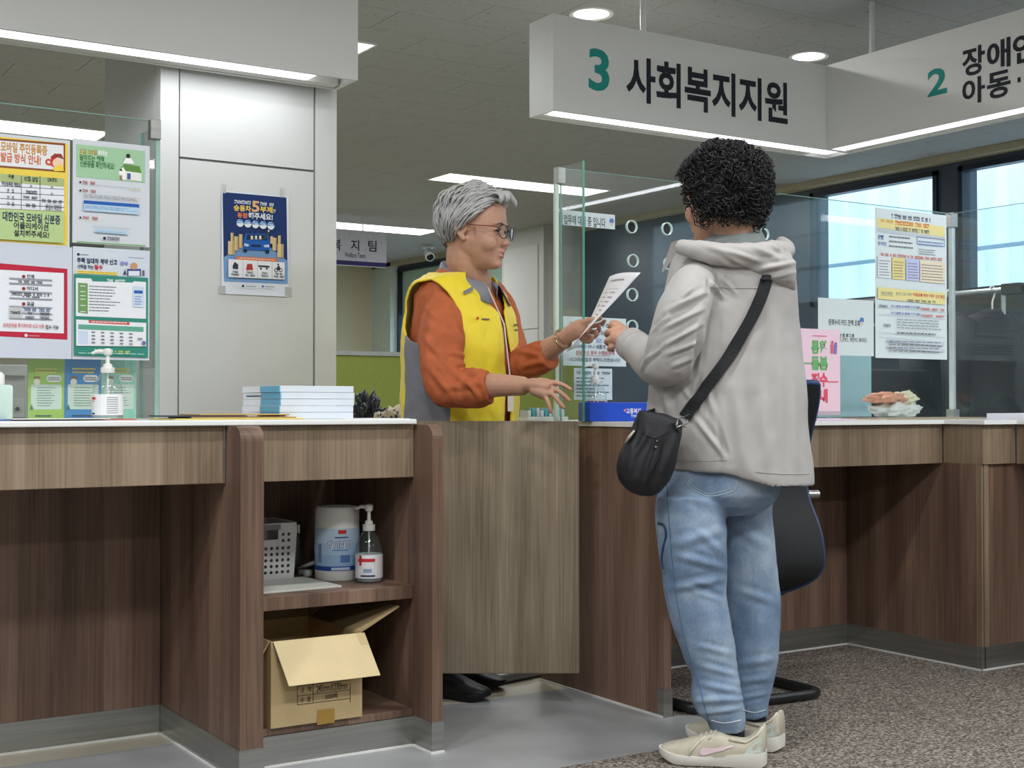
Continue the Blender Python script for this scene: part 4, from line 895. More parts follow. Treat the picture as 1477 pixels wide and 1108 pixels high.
# ---- right counter things
BLUE = M('blue_box_card', (26,72,186), .4, var=.03)
t = thing('blue_box', (2.58,3.39,ZR1), 'long blue box with white lettering before the middle glass', 'box')
boxobj('carton', (2.440,3.355,ZR1+.0005), (2.735,3.417,ZR1+.060), BLUE, t, .002)
f = Flat((2.440,3.355,ZR1+.060), XA, ZD, .295, .060); p = Px(f, 3.355); p.t('교통복지',903,589,924,597,(226,226,240),.02); p.t('서비스',910,598,922,602,(200,210,230),.02); p.o(901,592,1.6,(230,120,130)); f.done(t)
t = thing('card_file', (2.54,3.76,ZR1), 'small white card file with teal dividers near the open hand', 'file box')
boxobj('tray', (2.462,3.735,ZR1+.0005), (2.625,3.795,ZR1+.012), WP, t)
for k in range(9): boxobj('divider', (2.466+.017*k,3.74,ZR1+.013), (2.477+.017*k,3.79,ZR1+.034+.004*(k%3)), ink([(226,232,236),(90,176,186),(200,214,220)][k%3]), t)
# pink sign in an acrylic stand
Yk = 3.40
pa = pY(1152,475,Yk); pb = pY(1212,592,Yk)
t = thing('display_stand', ((pa.x+pb.x)/2,Yk,ZR1), 'pink welfare reception sign in a clear stand beside the customer', 'display stand')
zt_ = pY(1212,476,Yk).z
boxobj('board', (pa.x-.06,Yk,ZR1+.016), (pb.x,Yk+.004,zt_), M('pink_sheet',(236,206,220),.4,var=.01), t)
boxobj('holder', (pa.x-.06,Yk-.04,ZR1+.0005), (pb.x+.004,Yk+.05,ZR1+.006), CLEAR, t); boxobj('holder_lip', (pa.x-.06,Yk-.004,ZR1+.006), (pb.x+.002,Yk-.001,ZR1+.03), CLEAR, t)
f = Flat((pa.x-.06,Yk,zt_), XA, ZD, pb.x-pa.x+.06, zt_-ZR1-.016); p = Px(f, Yk); GR_=(110,176,110); PK=(226,84,110)
for ch_, x_, y_, c2_ in (('통',1170,491,GR_),('합',1182,491,GR_),('돌',1170,514,GR_),('봄',1182,514,GR_),('접',1170,538,PK),('수',1182,538,PK),('안',1170,561,PK),('내',1182,561,PK)): p.t(ch_,x_,y_,x_+11.5,y_+20,c2_,.045)
p.r(1152,523,1170,525,GR_); p.r(1193,550,1209,551.5,PK); p.l(1172,483,1192,486,1,PK,.5,2,0); p.o(1200,494,1.6,(200,90,120)); p.q([(1197.5,497),(1202,497),(1202,510),(1198,510)],(206,110,130)); p.o(1205,496,1.5,(90,100,180)); p.q([(1203,498),(1207,498),(1206,511),(1203,511)],(120,130,200)); f.done(t)
t = thing('folder_rack', (3.35,3.62,ZR1), 'row of pale folders with coloured tabs behind the right glass', 'folder rack')
for k, (w_, h_, rgb) in enumerate(((.010,.085,(206,216,220)),(.014,.09,(214,222,190)),(.014,.095,(222,226,210)),(.012,.105,(196,222,232)),(.010,.09,(226,228,222)),(.012,.10,(120,190,214)),(.010,.085,(222,170,60)))):
    xx = 3.26+.021*k; boxobj('folder', (xx,3.56,ZR1+.0005), (xx+w_,3.68,ZR1+h_), ink(rgb), t)
boxobj('sticky_tab', (3.322,3.555,ZR1+.055), (3.338,3.5595,ZR1+.075), ink((222,232,60)), t); boxobj('name_card', (3.20,3.55,ZR1+.002), (3.255,3.554,ZR1+.085), ink((206,216,220)), t)
t = thing('paper_cup', (3.27,3.76,ZR1), 'crumpled tissue standing behind the pale folders', 'tissue'); mb = MB(); mb.lathe([(.018,0),(.024,.09),(.012,.13),(.002,.165)], (3.27,3.76,ZR1), 9); mb.build('tissue_sheet', PAPER, t, True)
t.name = 'tissue_box'; boxobj('tissue_carton', (3.22,3.73,ZR1+.0005), (3.32,3.79,ZR1+.05), ink((206,214,222)), t)
slab('leaflet', 3.03,3.22,3.16,3.34,ZR1,.008,(128,84,160),'purple leaflet pile on the counter below the pink sign','leaflet',.05); slab('leaflet',3.20,3.42,3.17,3.40,ZR1+.0002,.004,(216,190,220),'pale lilac sheet beside the purple leaflets','leaflet',-.08); slab('leaflet',3.42,3.60,3.2,3.4,ZR1,.003,(190,176,150),'tan paper lying on counter 3 near the corner','leaflet',.1)
slab('clipboard',3.60,4.20,3.25,3.42,ZR1,.006,(150,136,112),'long brown clipboard lying by the glass post','clipboard',.02); slab('paper_stack',4.06,4.30,2.9,3.15,ZR1,.022,(222,222,232),'stack of white sheets on counter 2 at the right edge','paper',.1)
# bundle of bags by the post
t = thing('bag_bundle', (4.14,3.66,ZR1), 'bundle of folded white and orange plastic bags by the steel post', 'bag')
blob('white_bag', (4.16,3.66,ZR1+.032), (.12,.06,.033), M('white_film',(216,216,210),.35,bump=.4,bscale=30), t, .35, 14, 3, 4, ZR1+.0005); blob('orange_bag', (4.11,3.66,ZR1+.078), (.10,.055,.024), M('orange_film',(214,150,120),.4,bump=.4,bscale=30), t, .35, 14, 6, 4); blob('cream_bag', (4.21,3.66,ZR1+.075), (.06,.05,.03), M('cream_film',(222,216,186),.4,bump=.4,bscale=30), t, .4, 14, 8, 4)
# ---- office behind
t = thing('monitor', (4.08,3.9,0.74), 'pale blue computer monitor standing on the desk behind counter 3', 'monitor')
q = pD(1215,545,5.47)
boxobj('screen', (q.x-.17,q.y,q.z-.16), (q.x+.17,q.y+.03,q.z+.17), M('monitor_screen',(176,214,222),.25,var=.02), t); mb = MB(); mb.box((q.x-.03,q.y+.03,.745),(q.x+.03,q.y+.06,q.z)); mb.box((q.x-.12,q.y-.02,.7405),(q.x+.12,q.y+.13,.75)); mb.build('stand', M('monitor_grey',(150,156,160),.4), t)
def desk(x0,x1,y0,y1,label):
    t = thing('desk', ((x0+x1)/2,(y0+y1)/2,0), label, 'desk', 'office desks')
    boxobj('desk_top', (x0,y0,.712), (x1,y1,.74), M('desk_top',(206,204,196),.45), t, .003)
    for x in (x0+.03,x1-.06):
        for y in (y0+.04,y1-.07): boxobj('leg', (x,y,0), (x+.03,y+.03,.712), M('desk_leg',(150,152,154),.4,.6), t)
    boxobj('modesty_panel', (x0+.06,y1-.03,.25), (x1-.06,y1-.012,.712), M('desk_panel',(170,172,170),.5), t)
desk(3.0,4.27,3.83,4.42,'pale office desk behind counter 3 carrying the monitor'); desk(2.25,3.1,4.55,5.2,'pale office desk behind the column with a black bag'); desk(.35,1.36,3.95,4.6,'pale office desk behind the left glass with a copier')
t = thing('copier', (.93,4.25,.741), 'beige copier seen below the left posters', 'copier')
q0 = pY(-30,600,4.05); q1 = pY(40,518,4.05)
boxobj('body', (q0.x-.1,4.05,.741), (q1.x,4.45,q1.z-.03), M('copier_beige',(196,194,186),.45), t, .006); boxobj('drawer', (q0.x-.08,4.044,.77), (q1.x-.01,4.05,.86), M('copier_beige2',(206,204,196),.45), t, .002); boxobj('drawer', (q0.x-.08,4.044,.865), (q1.x-.01,4.05,.92), M('copier_beige2'), t, .002); boxobj('paper_tray', (q1.x-.09,4.03,q1.z-.05), (q1.x-.005,4.30,q1.z-.018), M('copier_beige2'), t, .003)
mb = MB(); mb.lathe([(.006,0),(.006,.006)], (0,0,0), 12); b_ = mb.build('button', M('button_dark',(70,72,74),.5), t); b_.location = (q1.x-.03,4.043,.89); b_.rotation_euler = (math.pi/2,0,0); b_.matrix_parent_inverse = pmat(t).inverted()
boxobj('scanner_lid', (q0.x-.1,4.06,q1.z-.028), (q1.x-.10,4.45,q1.z+.0), M('copier_dark',(60,64,66),.5), t, .004)
# green partitions
GRN = M('olive_fabric', (126,136,62), .85, var=.06, scale=60, bump=.2, bscale=300)
t = thing('office_partition', (3.9,6.92,0), 'olive green low office partition behind the person in the vest', 'partition')
boxobj('fabric_panel', (2.4,6.90,.05), (4.95,6.94,1.185), GRN, t); boxobj('cap_rail', (2.4,6.89,1.186), (4.95,6.95,1.21), M('grey_rail',(150,152,150),.4), t)
boxobj('foot', (2.45,6.75,0), (2.52,7.1,.05), M('grey_rail'), t); boxobj('foot', (4.83,6.75,0), (4.90,7.1,.05), M('grey_rail'), t)
# black bag and patterned scarf on the desk
BLKF = M('black_film', (20,21,24), .25, bump=.6, bscale=25)
t = thing('plastic_bag', (2.62,4.8,.741), 'crumpled black plastic bag on the desk beside the vest', 'bag'); q = pD(528,600,5.25); blob('bag_body', (q.x,q.y,.741+.085), (.06,.07,.112), BLKF, t, .5, 16, 5, 5, .7405)
t.location = (q.x,q.y,.741); 
for ch in t.children: ch.matrix_parent_inverse = pmat(t).inverted()
def leopard():
    m = bpy.data.materials.new('leopard_cloth'); m.use_nodes = True; nt = m.node_tree; v = nt.nodes.new('ShaderNodeTexVoronoi'); v.inputs['Scale'].default_value = 55; r = nt.nodes.new('ShaderNodeValToRGB'); tc = nt.nodes.new('ShaderNodeTexCoord')
    r.color_ramp.elements[0].position = .35; r.color_ramp.elements[0].color = srgb(40,34,28); r.color_ramp.elements[1].position = .5; r.color_ramp.elements[1].color = srgb(176,160,130)
    nt.links.new(tc.outputs['Object'], v.inputs['Vector']); nt.links.new(v.outputs['Distance'], r.inputs[0]); nt.links.new(r.outputs[0], nt.nodes['Principled BSDF'].inputs['Base Color']); return m
q = pD(566,600,5.05); t = thing('scarf', (q.x,q.y,.741), 'leopard patterned scarf heaped behind the yellow vest', 'scarf'); blob('cloth', (q.x,q.y,.741+.07), (.085,.06,.078), leopard(), t, .35, 16, 7, 4, .7405)
# box column in front of the window wall
t = thing('column', (7.2,10.8,0), 'pale grey boxed column in front of the far windows', 'column'); PCG = M('grey_cladding',(186,188,184),.5,var=.01)
boxobj('core', (7.01,10.37,0), (7.449,11.10,ZC-.0005), PCG, t); PG2 = M('grey_cladding_panel',(196,198,194),.5,var=.01)
for z0_, z1_ in ((.05,1.62),(1.63,2.42)): boxobj('panel', (7.0,10.46,z0_), (7.01,11.05,z1_), PG2, t); boxobj('panel', (7.08,10.36,z0_), (7.42,10.37,z1_), PG2, t)
# ceiling camera
t = thing('security_camera', (6.94,12.47,ZC), 'small white security camera under the far ceiling', 'camera'); mb = MB(); mb.lathe([(.07,0),(.07,-.02),(.05,-.03)], (6.94,12.47,ZC), 20); autosmooth(mb.build('mount', LF, t)); mb = MB(); mb.lathe([(.045,.05),(.05,.0),(.05,-.10),(.04,-.11)], (0,0,0), 20); o = autosmooth(mb.build('housing', LF, t)); mb = MB(); mb.lathe([(.038,-.112),(.02,-.125)], (0,0,0), 20); o2 = autosmooth(mb.build('lens', M('black_lens',(16,17,20),.1), t))
for x in (o,o2): x.location = Vector((6.90,12.38,ZC-.09)); x.rotation_euler = (math.radians(-62),0,math.radians(-20)); x.matrix_parent_inverse = pmat(t).inverted()
# garment rack with a black coat
q = pD(1448,500,6.0); RX, RY = q.x, q.y
CH = M('rack_tube', (190,196,200), .25, .8, var=0)
t = thing('garment_rack', (RX,RY,0), 'metal garment rack with a dark top bar behind counter 2', 'rack')
for dy in (0,1.0):
    mb = MB(); mb.tube([(RX,RY+dy,.02),(RX,RY+dy,1.42)], .012, 10, CH); autosmooth(mb.build('post', CH, t)); mb = MB(); mb.tube([(RX-.22,RY+dy,.015),(RX+.22,RY+dy,.015)], .014, 10); autosmooth(mb.build('foot', M('black_plastic',(26,27,30),.45), t))
mb = MB(); mb.tube([(RX,RY-.10,1.42),(RX,RY+1.1,1.42)], .014, 10, CH); autosmooth(mb.build('top_bar', CH, t))
for dy in (-.05,1.05): boxobj('end_bracket', (RX-.022,RY+dy-.05,1.395), (RX+.022,RY+dy+.05,1.445), M('black_plastic'), t, .005)
mb = MB(); mb.tube([(RX,RY,1.30),(RX,RY+1.0,1.30)], .008, 8, CH); autosmooth(mb.build('cross_bar', CH, t))
def coat(x, y, label, rgb, w=.26):
    t = thing('coat', (x,y,.60), label, 'coat', 'clothes on the garment rack'); rings = []; n = 36
    m = M('coat_%d_%d_%d'%rgb, rgb, .75, bump=.5, bscale=18)
    for k in range(34):
        u = k/33; z = 1.335-u*.72; hw = w*(min(1,(u/.16)**.55) if u > 0 else .05)*(1+.10*u); hd = .055+.05*min(1,u/.2)+.02*u
        rings.append([(x+hw*math.cos(2*math.pi*j/n)*(1+.05*math.sin(5*2*math.pi*j/n+u*4)), y+hd*math.sin(2*math.pi*j/n)*(1+.10*math.sin(7*2*math.pi*j/n+u*3)), z+.008*math.sin(j*1.3)*u) for j in range(n)])
    mb = MB(); mb.loft(rings, m); mb.build('coat_body', m, t, True)
    mb = MB(); 
    for s_ in (-1,1): mb.tube([(x+s_*(w-.05),y-.02,1.27),(x+s_*(w+.02),y-.03,1.10),(x+s_*(w+.03),y-.04,.72)], [.06,.065,.055], 14)
    mb.build('sleeves', m, t, True)
    mb = MB(); mb.tube([(x,y,1.335),(x,y,1.37),(x+.012,y,1.395),(x+.020,y,1.415),(x+.012,y,1.437),(x-.006,y,1.441),(x-.018,y,1.430)], .004, 8); autosmooth(mb.build('hanger_hook', WP, t))
coat(RX,RY+.06,'black padded coat hanging at the near end of the rack',(34,37,42),.27); coat(RX,RY+.30,'dark grey coat hanging behind the black coat',(52,55,60)); 
# swivel chair behind counter 3 with a dark garment over it
q = pD(1300,560,5.85)
t = thing('swivel_chair', (q.x,q.y,0), 'black swivel chair with a dark garment over its back behind the tall notice', 'chair')
BK = M('black_mesh', (24,26,29), .7, bump=.3, bscale=200)
mb = MB(); mb.box((q.x-.22,q.y,.60),(q.x+.22,q.y+.06,1.06), BK, .03); autosmooth(mb.build('backrest', BK, t)); mb = MB(); mb.box((q.x-.25,q.y+.02,.42),(q.x+.25,q.y+.50,.50), BK, .03); autosmooth(mb.build('seat', BK, t))
mb = MB(); mb.lathe([(.03,.10),(.03,.42)], (q.x,q.y+.26,0), 14); autosmooth(mb.build('column', M('black_plastic'), t))
for k in range(5):
    a = 2*math.pi*k/5+.3; mb = MB(); mb.tube([(q.x,q.y+.26,.11),(q.x+.28*math.cos(a),q.y+.26+.28*math.sin(a),.06)], [.025,.016], 8); mb.tube([(q.x+.28*math.cos(a)-.02,q.y+.26+.28*math.sin(a),.03),(q.x+.28*math.cos(a)+.02,q.y+.26+.28*math.sin(a),.03)], .03, 12); autosmooth(mb.build('leg', M('black_plastic'), t))
blob('garment', (q.x,q.y+.02,.86), (.24,.055,.10), M('dark_cloth',(40,42,46),.85,bump=.5,bscale=20), t, .3, 12, 9, 5)

# ================================================================ VISITOR CHAIR BEHIND THE CUSTOMER
t = thing('visitor_chair', (2.78,3.1,0.004), 'black cantilever visitor chair with blue piping behind the customer', 'chair')
TUBE = M('black_steel_tube', (44,45,46), .35, .3, var=.03)
def rnd_path(pts, r, n=6):
    out = [Vector(pts[0])]
    for i in range(1, len(pts)-1):
        a, b, c = Vector(pts[i-1]), Vector(pts[i]), Vector(pts[i+1]); d0 = (a-b).normalized(); d1 = (c-b).normalized()
        for k in range(n+1):
            s_ = k/n; out.append((b+d0*r)*(1-s_)**2 + b*2*s_*(1-s_) + (b+d1*r)*s_**2)
    out.append(Vector(pts[-1])); return out
zf = .004+.0165
cx0, cx1 = 2.545, 3.020
mb = MB(); mb.tube(rnd_path([(cx0+.01,3.06,.43),(cx0+.01,3.50,.43),(cx0,3.50,zf),(cx0,2.985,zf),(cx1,2.945,zf),(cx1,3.50,zf),(cx1-.01,3.50,.43),(cx1-.01,3.06,.43)], .055), .016, 12); autosmooth(mb.build('frame', TUBE, t), 60)
mb = MB(); mb.box((cx0+.02,3.05,.425),(cx1-.02,3.50,.485), BK, .02); autosmooth(mb.build('seat', BK, t))
prof = [(2.985,.335),(2.925,.375),(2.905,.43),(2.925,.52),(2.975,.62),(2.985,.70),(2.965,.80),(2.925,.90),(2.905,.962)]
def smooth_prof(P, n=6):
    out = []
    for i in range(len(P)-1):
        p0, p1, p2, p3 = P[max(i-1,0)], P[i], P[i+1], P[min(i+2,len(P)-1)]
        for k in range(n):
            u = k/n; out.append(tuple(.5*((2*p1[j])+(-p0[j]+p2[j])*u+(2*p0[j]-5*p1[j]+4*p2[j]-p3[j])*u*u+(-p0[j]+3*p1[j]-3*p2[j]+p3[j])*u**3) for j in range(len(P[0]))))
    out.append(P[-1]); return out
pf = smooth_prof(prof); rings = []; m_ = 17; bor = []
pf = [(y,z) for y, z in pf]
for y, z in pf:
    u = (z-.335)/(.962-.335); hw = .225*(1-.10*abs(2*u-1)**4)*math.sqrt(max(.2,1-.55*max(0,(.13-u)/.13)**2))
    rings.append([(2.768+hw*(2*j/(m_-1)-1), y+.02*(1-(2*j/(m_-1)-1)**2)-.0, z) for j in range(m_)])
mb = MB(); back = [[(x,y+.028,z) for x,y,z in r[::-1]] for r in rings]
mb.loft([r+b_ for r, b_ in zip(rings, back)], BK); autosmooth(mb.build('backrest', BK, t), 60)
PIPE = M('navy_piping', (36,62,104), .5)
loop = [Vector(r[-1])+Vector((.004,.012,0)) for r in rings] + [Vector(p_)+Vector((0,.012,.006)) for p_ in rings[-1][::-1]] + [Vector(r[0])+Vector((-.004,.012,0)) for r in rings[::-1]] + [Vector(p_)+Vector((0,.012,-.004)) for p_ in rings[0]]
mb = MB(); mb.tube(loop+[loop[0]], .0105, 8); autosmooth(mb.build('piping', PIPE, t), 60)
mb = MB(); mb.tube([(2.99,3.0,.625),(3.045,2.985,.625)], .013, 12, STEEL); autosmooth(mb.build('chrome_knob', STEEL, t))
for k in range(3): boxobj('vent_slot', (2.955,2.932-.0,.455+.014*k), (2.985,2.936,.459+.014*k), ink((120,124,130)), t)
for x in (cx0,cx1): boxobj('side_bracket', (x-.012 if x<2.7 else x-.022,3.04,.40), (x+.022 if x<2.7 else x+.012,3.09,.62), TUBE, t)

mb = MB(); mb.tube([pZ(716,980,.018), pZ(790,965,.018)], .018, 12); o = autosmooth(mb.build('cable_duct', M('duct_grey',(150,150,156),.35)), 60); tag(o, 'grey round cable duct on the office floor behind the gate', 'duct')
# ================================================================ PEOPLE
def cr(P, n=6):
    """Catmull-Rom through tuples"""
    out = []
    for i in range(len(P)-1):
        p0, p1, p2, p3 = P[max(i-1,0)], P[i], P[i+1], P[min(i+2,len(P)-1)]
        for k in range(n):
            u = k/n; out.append(tuple(.5*((2*p1[j])+(-p0[j]+p2[j])*u+(2*p0[j]-5*p1[j]+4*p2[j]-p3[j])*u*u+(-p0[j]+3*p1[j]-3*p2[j]+p3[j])*u**3) for j in range(len(P[0]))))
    out.append(tuple(P[-1])); return out
def limb(mb, pts, n=16, sub=5, flat=1.0, up=None):
    """pts: (x,y,z,r) in world space"""
    P = cr([tuple(p) for p in pts], sub)
    mb.tube([p[:3] for p in P], [max(p[3],.0005) for p in P], n, None, flat, up)
def px4(px, py, D, r): p = pD(px, py, D); return (p.x, p.y, p.z, r)
def ell(mb, c, ax, ay, az, n=20, m=12):
    c, ax, ay, az = Vector(c), Vector(ax), Vector(ay), Vector(az); rings = []
    for i in range(1, m):
        a = math.pi*i/m; rings.append([c - az*math.cos(a) + (ax*math.cos(2*math.pi*j/n)+ay*math.sin(2*math.pi*j/n))*math.sin(a) for j in range(n)])
    mb.loft(rings)
def remesh(mb, voxel, smooth, name, mat, parent=None, post=None):
    o = mb.build(name, mat); me0 = o.data
    bm = bmesh.new(); bm.from_mesh(me0); bmesh.ops.recalc_face_normals(bm, faces=bm.faces); bm.to_mesh(me0); bm.free()
    m = o.modifiers.new('r','REMESH'); m.mode = 'VOXEL'; m.voxel_size = voxel
    if smooth: s = o.modifiers.new('s','SMOOTH'); s.factor = .5; s.iterations = smooth
    dg = bpy.context.evaluated_depsgraph_get(); me = bpy.data.meshes.new_from_object(o.evaluated_get(dg)); o.modifiers.clear(); o.data = me; bpy.data.meshes.remove(me0)
    me.materials.clear()
    if mat: me.materials.append(mat)
    if post:
        n = len(me.vertices); co = np.empty(n*3); me.vertices.foreach_get('co', co); co = co.reshape(-1,3)
        no = np.empty(n*3); me.vertices.foreach_get('normal', no); no = no.reshape(-1,3)
        co = post(co, no); me.vertices.foreach_set('co', co.astype(np.float32).ravel()); me.update()
    me.polygons.foreach_set('use_smooth', [True]*len(me.polygons))
    if parent is not None: setpar(o, parent)
    return o
RN, FN = np.array(RV), np.array(FV)
def folds(segs, D, amp_noise=.004, fr=9.0, seed=0, stretch=(1,1,.6), front=True, limit=None):
    """cloth folds: ridges along measured lines on the side that faces the hall, plus broad soft creasing"""
    S = []
    for x0, y0, x1, y1, w_, a in segs:
        A = pD(x0,y0,D); B = pD(x1,y1,D); S.append((np.array([A.dot(RV),A.z]), np.array([B.dot(RV),B.z]), w_*D/FPX, a))
    def f(co, no):
        disp = np.zeros(len(co))
        r = co@RN; z = co[:,2]; P = np.stack([r,z],1); facing = np.clip(-(no@FN)*1.6+.35,0,1) if front else 1
        # bring to the reference depth so measured lines line up on nearer or farther cloth
        d = co@FN; k = D/d; P = np.stack([r*k, HCAM+(z-HCAM)*k],1)
        for A, B, w_, a in S:
            AB = B-A; L2 = AB@AB; t = np.clip(((P-A)@AB)/L2,0,1); q = A+t[:,None]*AB; dd = np.linalg.norm(P-q,axis=1)
            prof = np.exp(-(dd/w_)**2) - .55*np.exp(-((dd-1.9*w_)/(w_*.9))**2)
            disp += a*prof*facing*np.sin(np.pi*np.clip(t*.92+.04,0,1))
        nz = np.array([mnoise.fractal(Vector((c[0]*fr*stretch[0]+seed, c[1]*fr*stretch[1], c[2]*fr*stretch[2]+seed*.3)), 1, 2, 3) for c in co])
        disp += amp_noise*nz
        if limit is not None: disp *= limit(co)
        return co + no*disp[:,None]
    return f
def frame_head(C, f, pitch=0.0, s=(1,1,1), roll=0.0):
    f = Vector(f).normalized(); l = ZV.cross(f).normalized(); u = ZV.copy()
    f2 = f*math.cos(pitch) + u*math.sin(pitch); u2 = u*math.cos(pitch) - f*math.sin(pitch)
    C = Vector(C)
    return lambda x, y, z: C + f2*(x*s[0]) + l*(y*s[1]) + u2*(z*s[2])
def build_head(mb_, H, ear=1.0):
    mb = MB()
    def E(c, r, n=24, m=14):
        o = H(*c); ell(mb, o, H(c[0]+r[0],c[1],c[2])-o, H(c[0],c[1]+r[1],c[2])-o, H(c[0],c[1],c[2]+r[2])-o, n, m)
    E((-.008,0,.030),(.094,.076,.086)); E((.004,0,-.035),(.070,.068,.062)); E((.020,0,-.085),(.052,.044,.030)); E((-.03,0,-.02),(.06,.066,.06))
    rows = [(.085,.062,.050,-.05),(.07,.078,.064,-.06),(.045,.0865,.069,-.06),(.018,.088,.071,-.055),(.004,.083,.072,-.05),(-.010,.081,.0725,-.045),(-.025,.083,.071,-.04),(-.045,.085,.066,-.035),(-.062,.0865,.060,-.03),(-.078,.0825,.053,-.025),(-.092,.083,.044,-.02),(-.104,.081,.034,-.012),(-.114,.070,.022,.0)]
    rings = []
    for z, xf, w_, xb in cr(rows, 3):
        r = []
        for j in range(36):
            a = 2*math.pi*j/36; c_, s_ = math.cos(a), math.sin(a)
            xc = .012; ex = .82
            x = xc + (xf-xc)*math.copysign(abs(c_)**ex, c_) if c_ >= 0 else xc + (xb-xc)*-abs(c_)
            r.append(H(x, w_*math.copysign(abs(s_)**.9, s_), z))
        rings.append(r)
    mb.loft(rings[::-1])
    # nose
    nr = []
    for z, x0, w_ in cr([(.012,.088,.0075),(-.005,.090,.0085),(-.02,.100,.010),(-.033,.109,.0135),(-.040,.106,.0145),(-.045,.094,.011)], 3):
        nr.append([H(x0-.022+.022*math.cos(2*math.pi*j/14), w_*math.sin(2*math.pi*j/14), z) for j in range(14)])
    mb.loft(nr[::-1])
    for s_ in (-1,1): E((.093,s_*.0125,-.038),(.012,.0075,.0075),12,8); E((.076,s_*.031,.019),(.014,.020,.0065),14,8); E((.072,s_*.031,-.002),(.0135,.0155,.0105),14,8); E((.056,s_*.038,-.038),(.030,.028,.030),16,10)
    E((.0865,0,-.0605),(.0095,.021,.0050),16,8); E((.0845,0,-.0735),(.0095,.019,.0058),16,8); E((.074,0,-.099),(.014,.022,.013),16,8)
    for s_ in ((-1,1) if ear else ()):      # ears
        pts = [(.004,s_*.0765,.022),(-.010,s_*.086,.030),(-.026,s_*.089,.018),(-.026,s_*.088,-.004),(-.014,s_*.083,-.022),(-.004,s_*.077,-.034),(.003,s_*.073,-.026)]
        limb(mb, [tuple(H(*p))+(r,) for p, r in zip(pts,(.004,.0055,.006,.006,.0055,.0065,.005))], 10, 4)
        E((-.010,s_*.077,-.002),(.016,.006,.026),14,8); E((.004,s_*.076,-.006),(.004,.005,.007),10,6)
    ho = remesh(mb, .0028, 14, 'head_form', None)
    mb_.add([v.co.copy() for v in ho.data.vertices], [tuple(p.vertices) for p in ho.data.polygons]); me_ = ho.data; bpy.data.objects.remove(ho); bpy.data.meshes.remove(me_)
SKIN = M('skin_warm', (190,146,122), .55, var=.06, scale=40, bump=.08, bscale=300)
SKIN2 = M('skin_pale', (196,152,128), .55, var=.06, scale=40, bump=.08, bscale=300)
for m_ in (SKIN, SKIN2):
    b = m_.node_tree.nodes['Principled BSDF']; b.inputs['Subsurface Weight'].default_value = .12; b.inputs['Subsurface Radius'].default_value = (.01,.004,.002); b.inputs['Subsurface Scale'].default_value = .5
def finger(mb, pts, r0=.0088, r1=.0066):
    n = len(pts); limb(mb, [tuple(p)+(r0+(r1-r0)*i/(n-1),) for i, p in enumerate(pts)], 10, 4)
    e = Vector(pts[-1]); ell(mb, e, (r1*.98,0,0), (0,r1*.98,0), (0,0,r1*.98), 10, 6)

# ---------------------------------------------------------------- PERSON IN THE YELLOW VEST (behind the gate)
WD = 4.30; WA = math.radians(28)
wf = RV*math.cos(WA) - FV*math.sin(WA); wl = RV*math.sin(WA) + FV*math.cos(WA)      # facing, own left
wc = pD(665, 585, WD); wc.z = 0
pw_ = thing('person', (wc.x,wc.y,0), 'grey haired person with glasses in a yellow vest handing over a paper', 'person')
HW = frame_head(pD(686,333,4.22), RV*math.cos(math.radians(22))-FV*math.sin(math.radians(22)), math.radians(-4), (1.10,1.06,1.05))
mb = MB(); build_head(mb, HW)
limb(mb, [tuple(HW(-.022,0,-.03))+(.058,), tuple(HW(-.028,0,-.09))+(.060,), px4(680,405,4.27,.064), px4(674,425,4.29,.075)], 20, 5)
def wz(py, D=WD): return pD(700,py,D).z
# torso core under the clothes, legs down to the shoes
tor = []
for py, a, b_, oy in ((640,.155,.125,0),(600,.165,.135,0),(550,.165,.14,.004),(500,.165,.135,.006),(460,.16,.125,.004),(430,.14,.10,0),(415,.09,.07,0)):
    c = pD(664,py,WD) + wf*oy
    tor.append([c + wl*a*math.cos(2*math.pi*j/28) - wf*b_*math.sin(2*math.pi*j/28) for j in range(28)])
mb.loft(tor[::-1] if False else tor)
hipz = wz(640)
FT1 = pZ(668,1008,0); FT2 = pZ(690,992,0)      # near (right) and far (left) foot, about the ball
for s_, ft in ((-1,FT1),(1,FT2)):
    hp = wc + wl*s_*.09 + ZV*(hipz-.02); an = ft - wf*.13 + ZV*.07; kn = (hp+an)/2 + wf*.02
    limb(mb, [tuple(hp)+(.085,), tuple(kn)+(.055,), tuple(an)+(.036,), tuple(an+wf*.03-ZV*.04)+(.032,)], 16, 5)
# right arm (near): shoulder, elbow, wrist
SHR = px4(645,440,4.18,.045); ELR = px4(641,553,4.06,.042); WRR = px4(758,557,3.92,.0275)
limb(mb, [SHR, px4(632,495,4.10,.046), ELR, px4(668,561,4.02,.043), px4(712,556,3.97,.036), WRR], 16, 6)
# left arm (far)
SHL = px4(705,432,4.44,.05); ELL = px4(742,536,4.32,.042); WRL = px4(812,490,4.09,.0275)
limb(mb, [SHL, px4(722,490,4.40,.046), ELL, px4(775,517,4.20,.040), px4(795,502,4.14,.034), WRL], 16, 6)
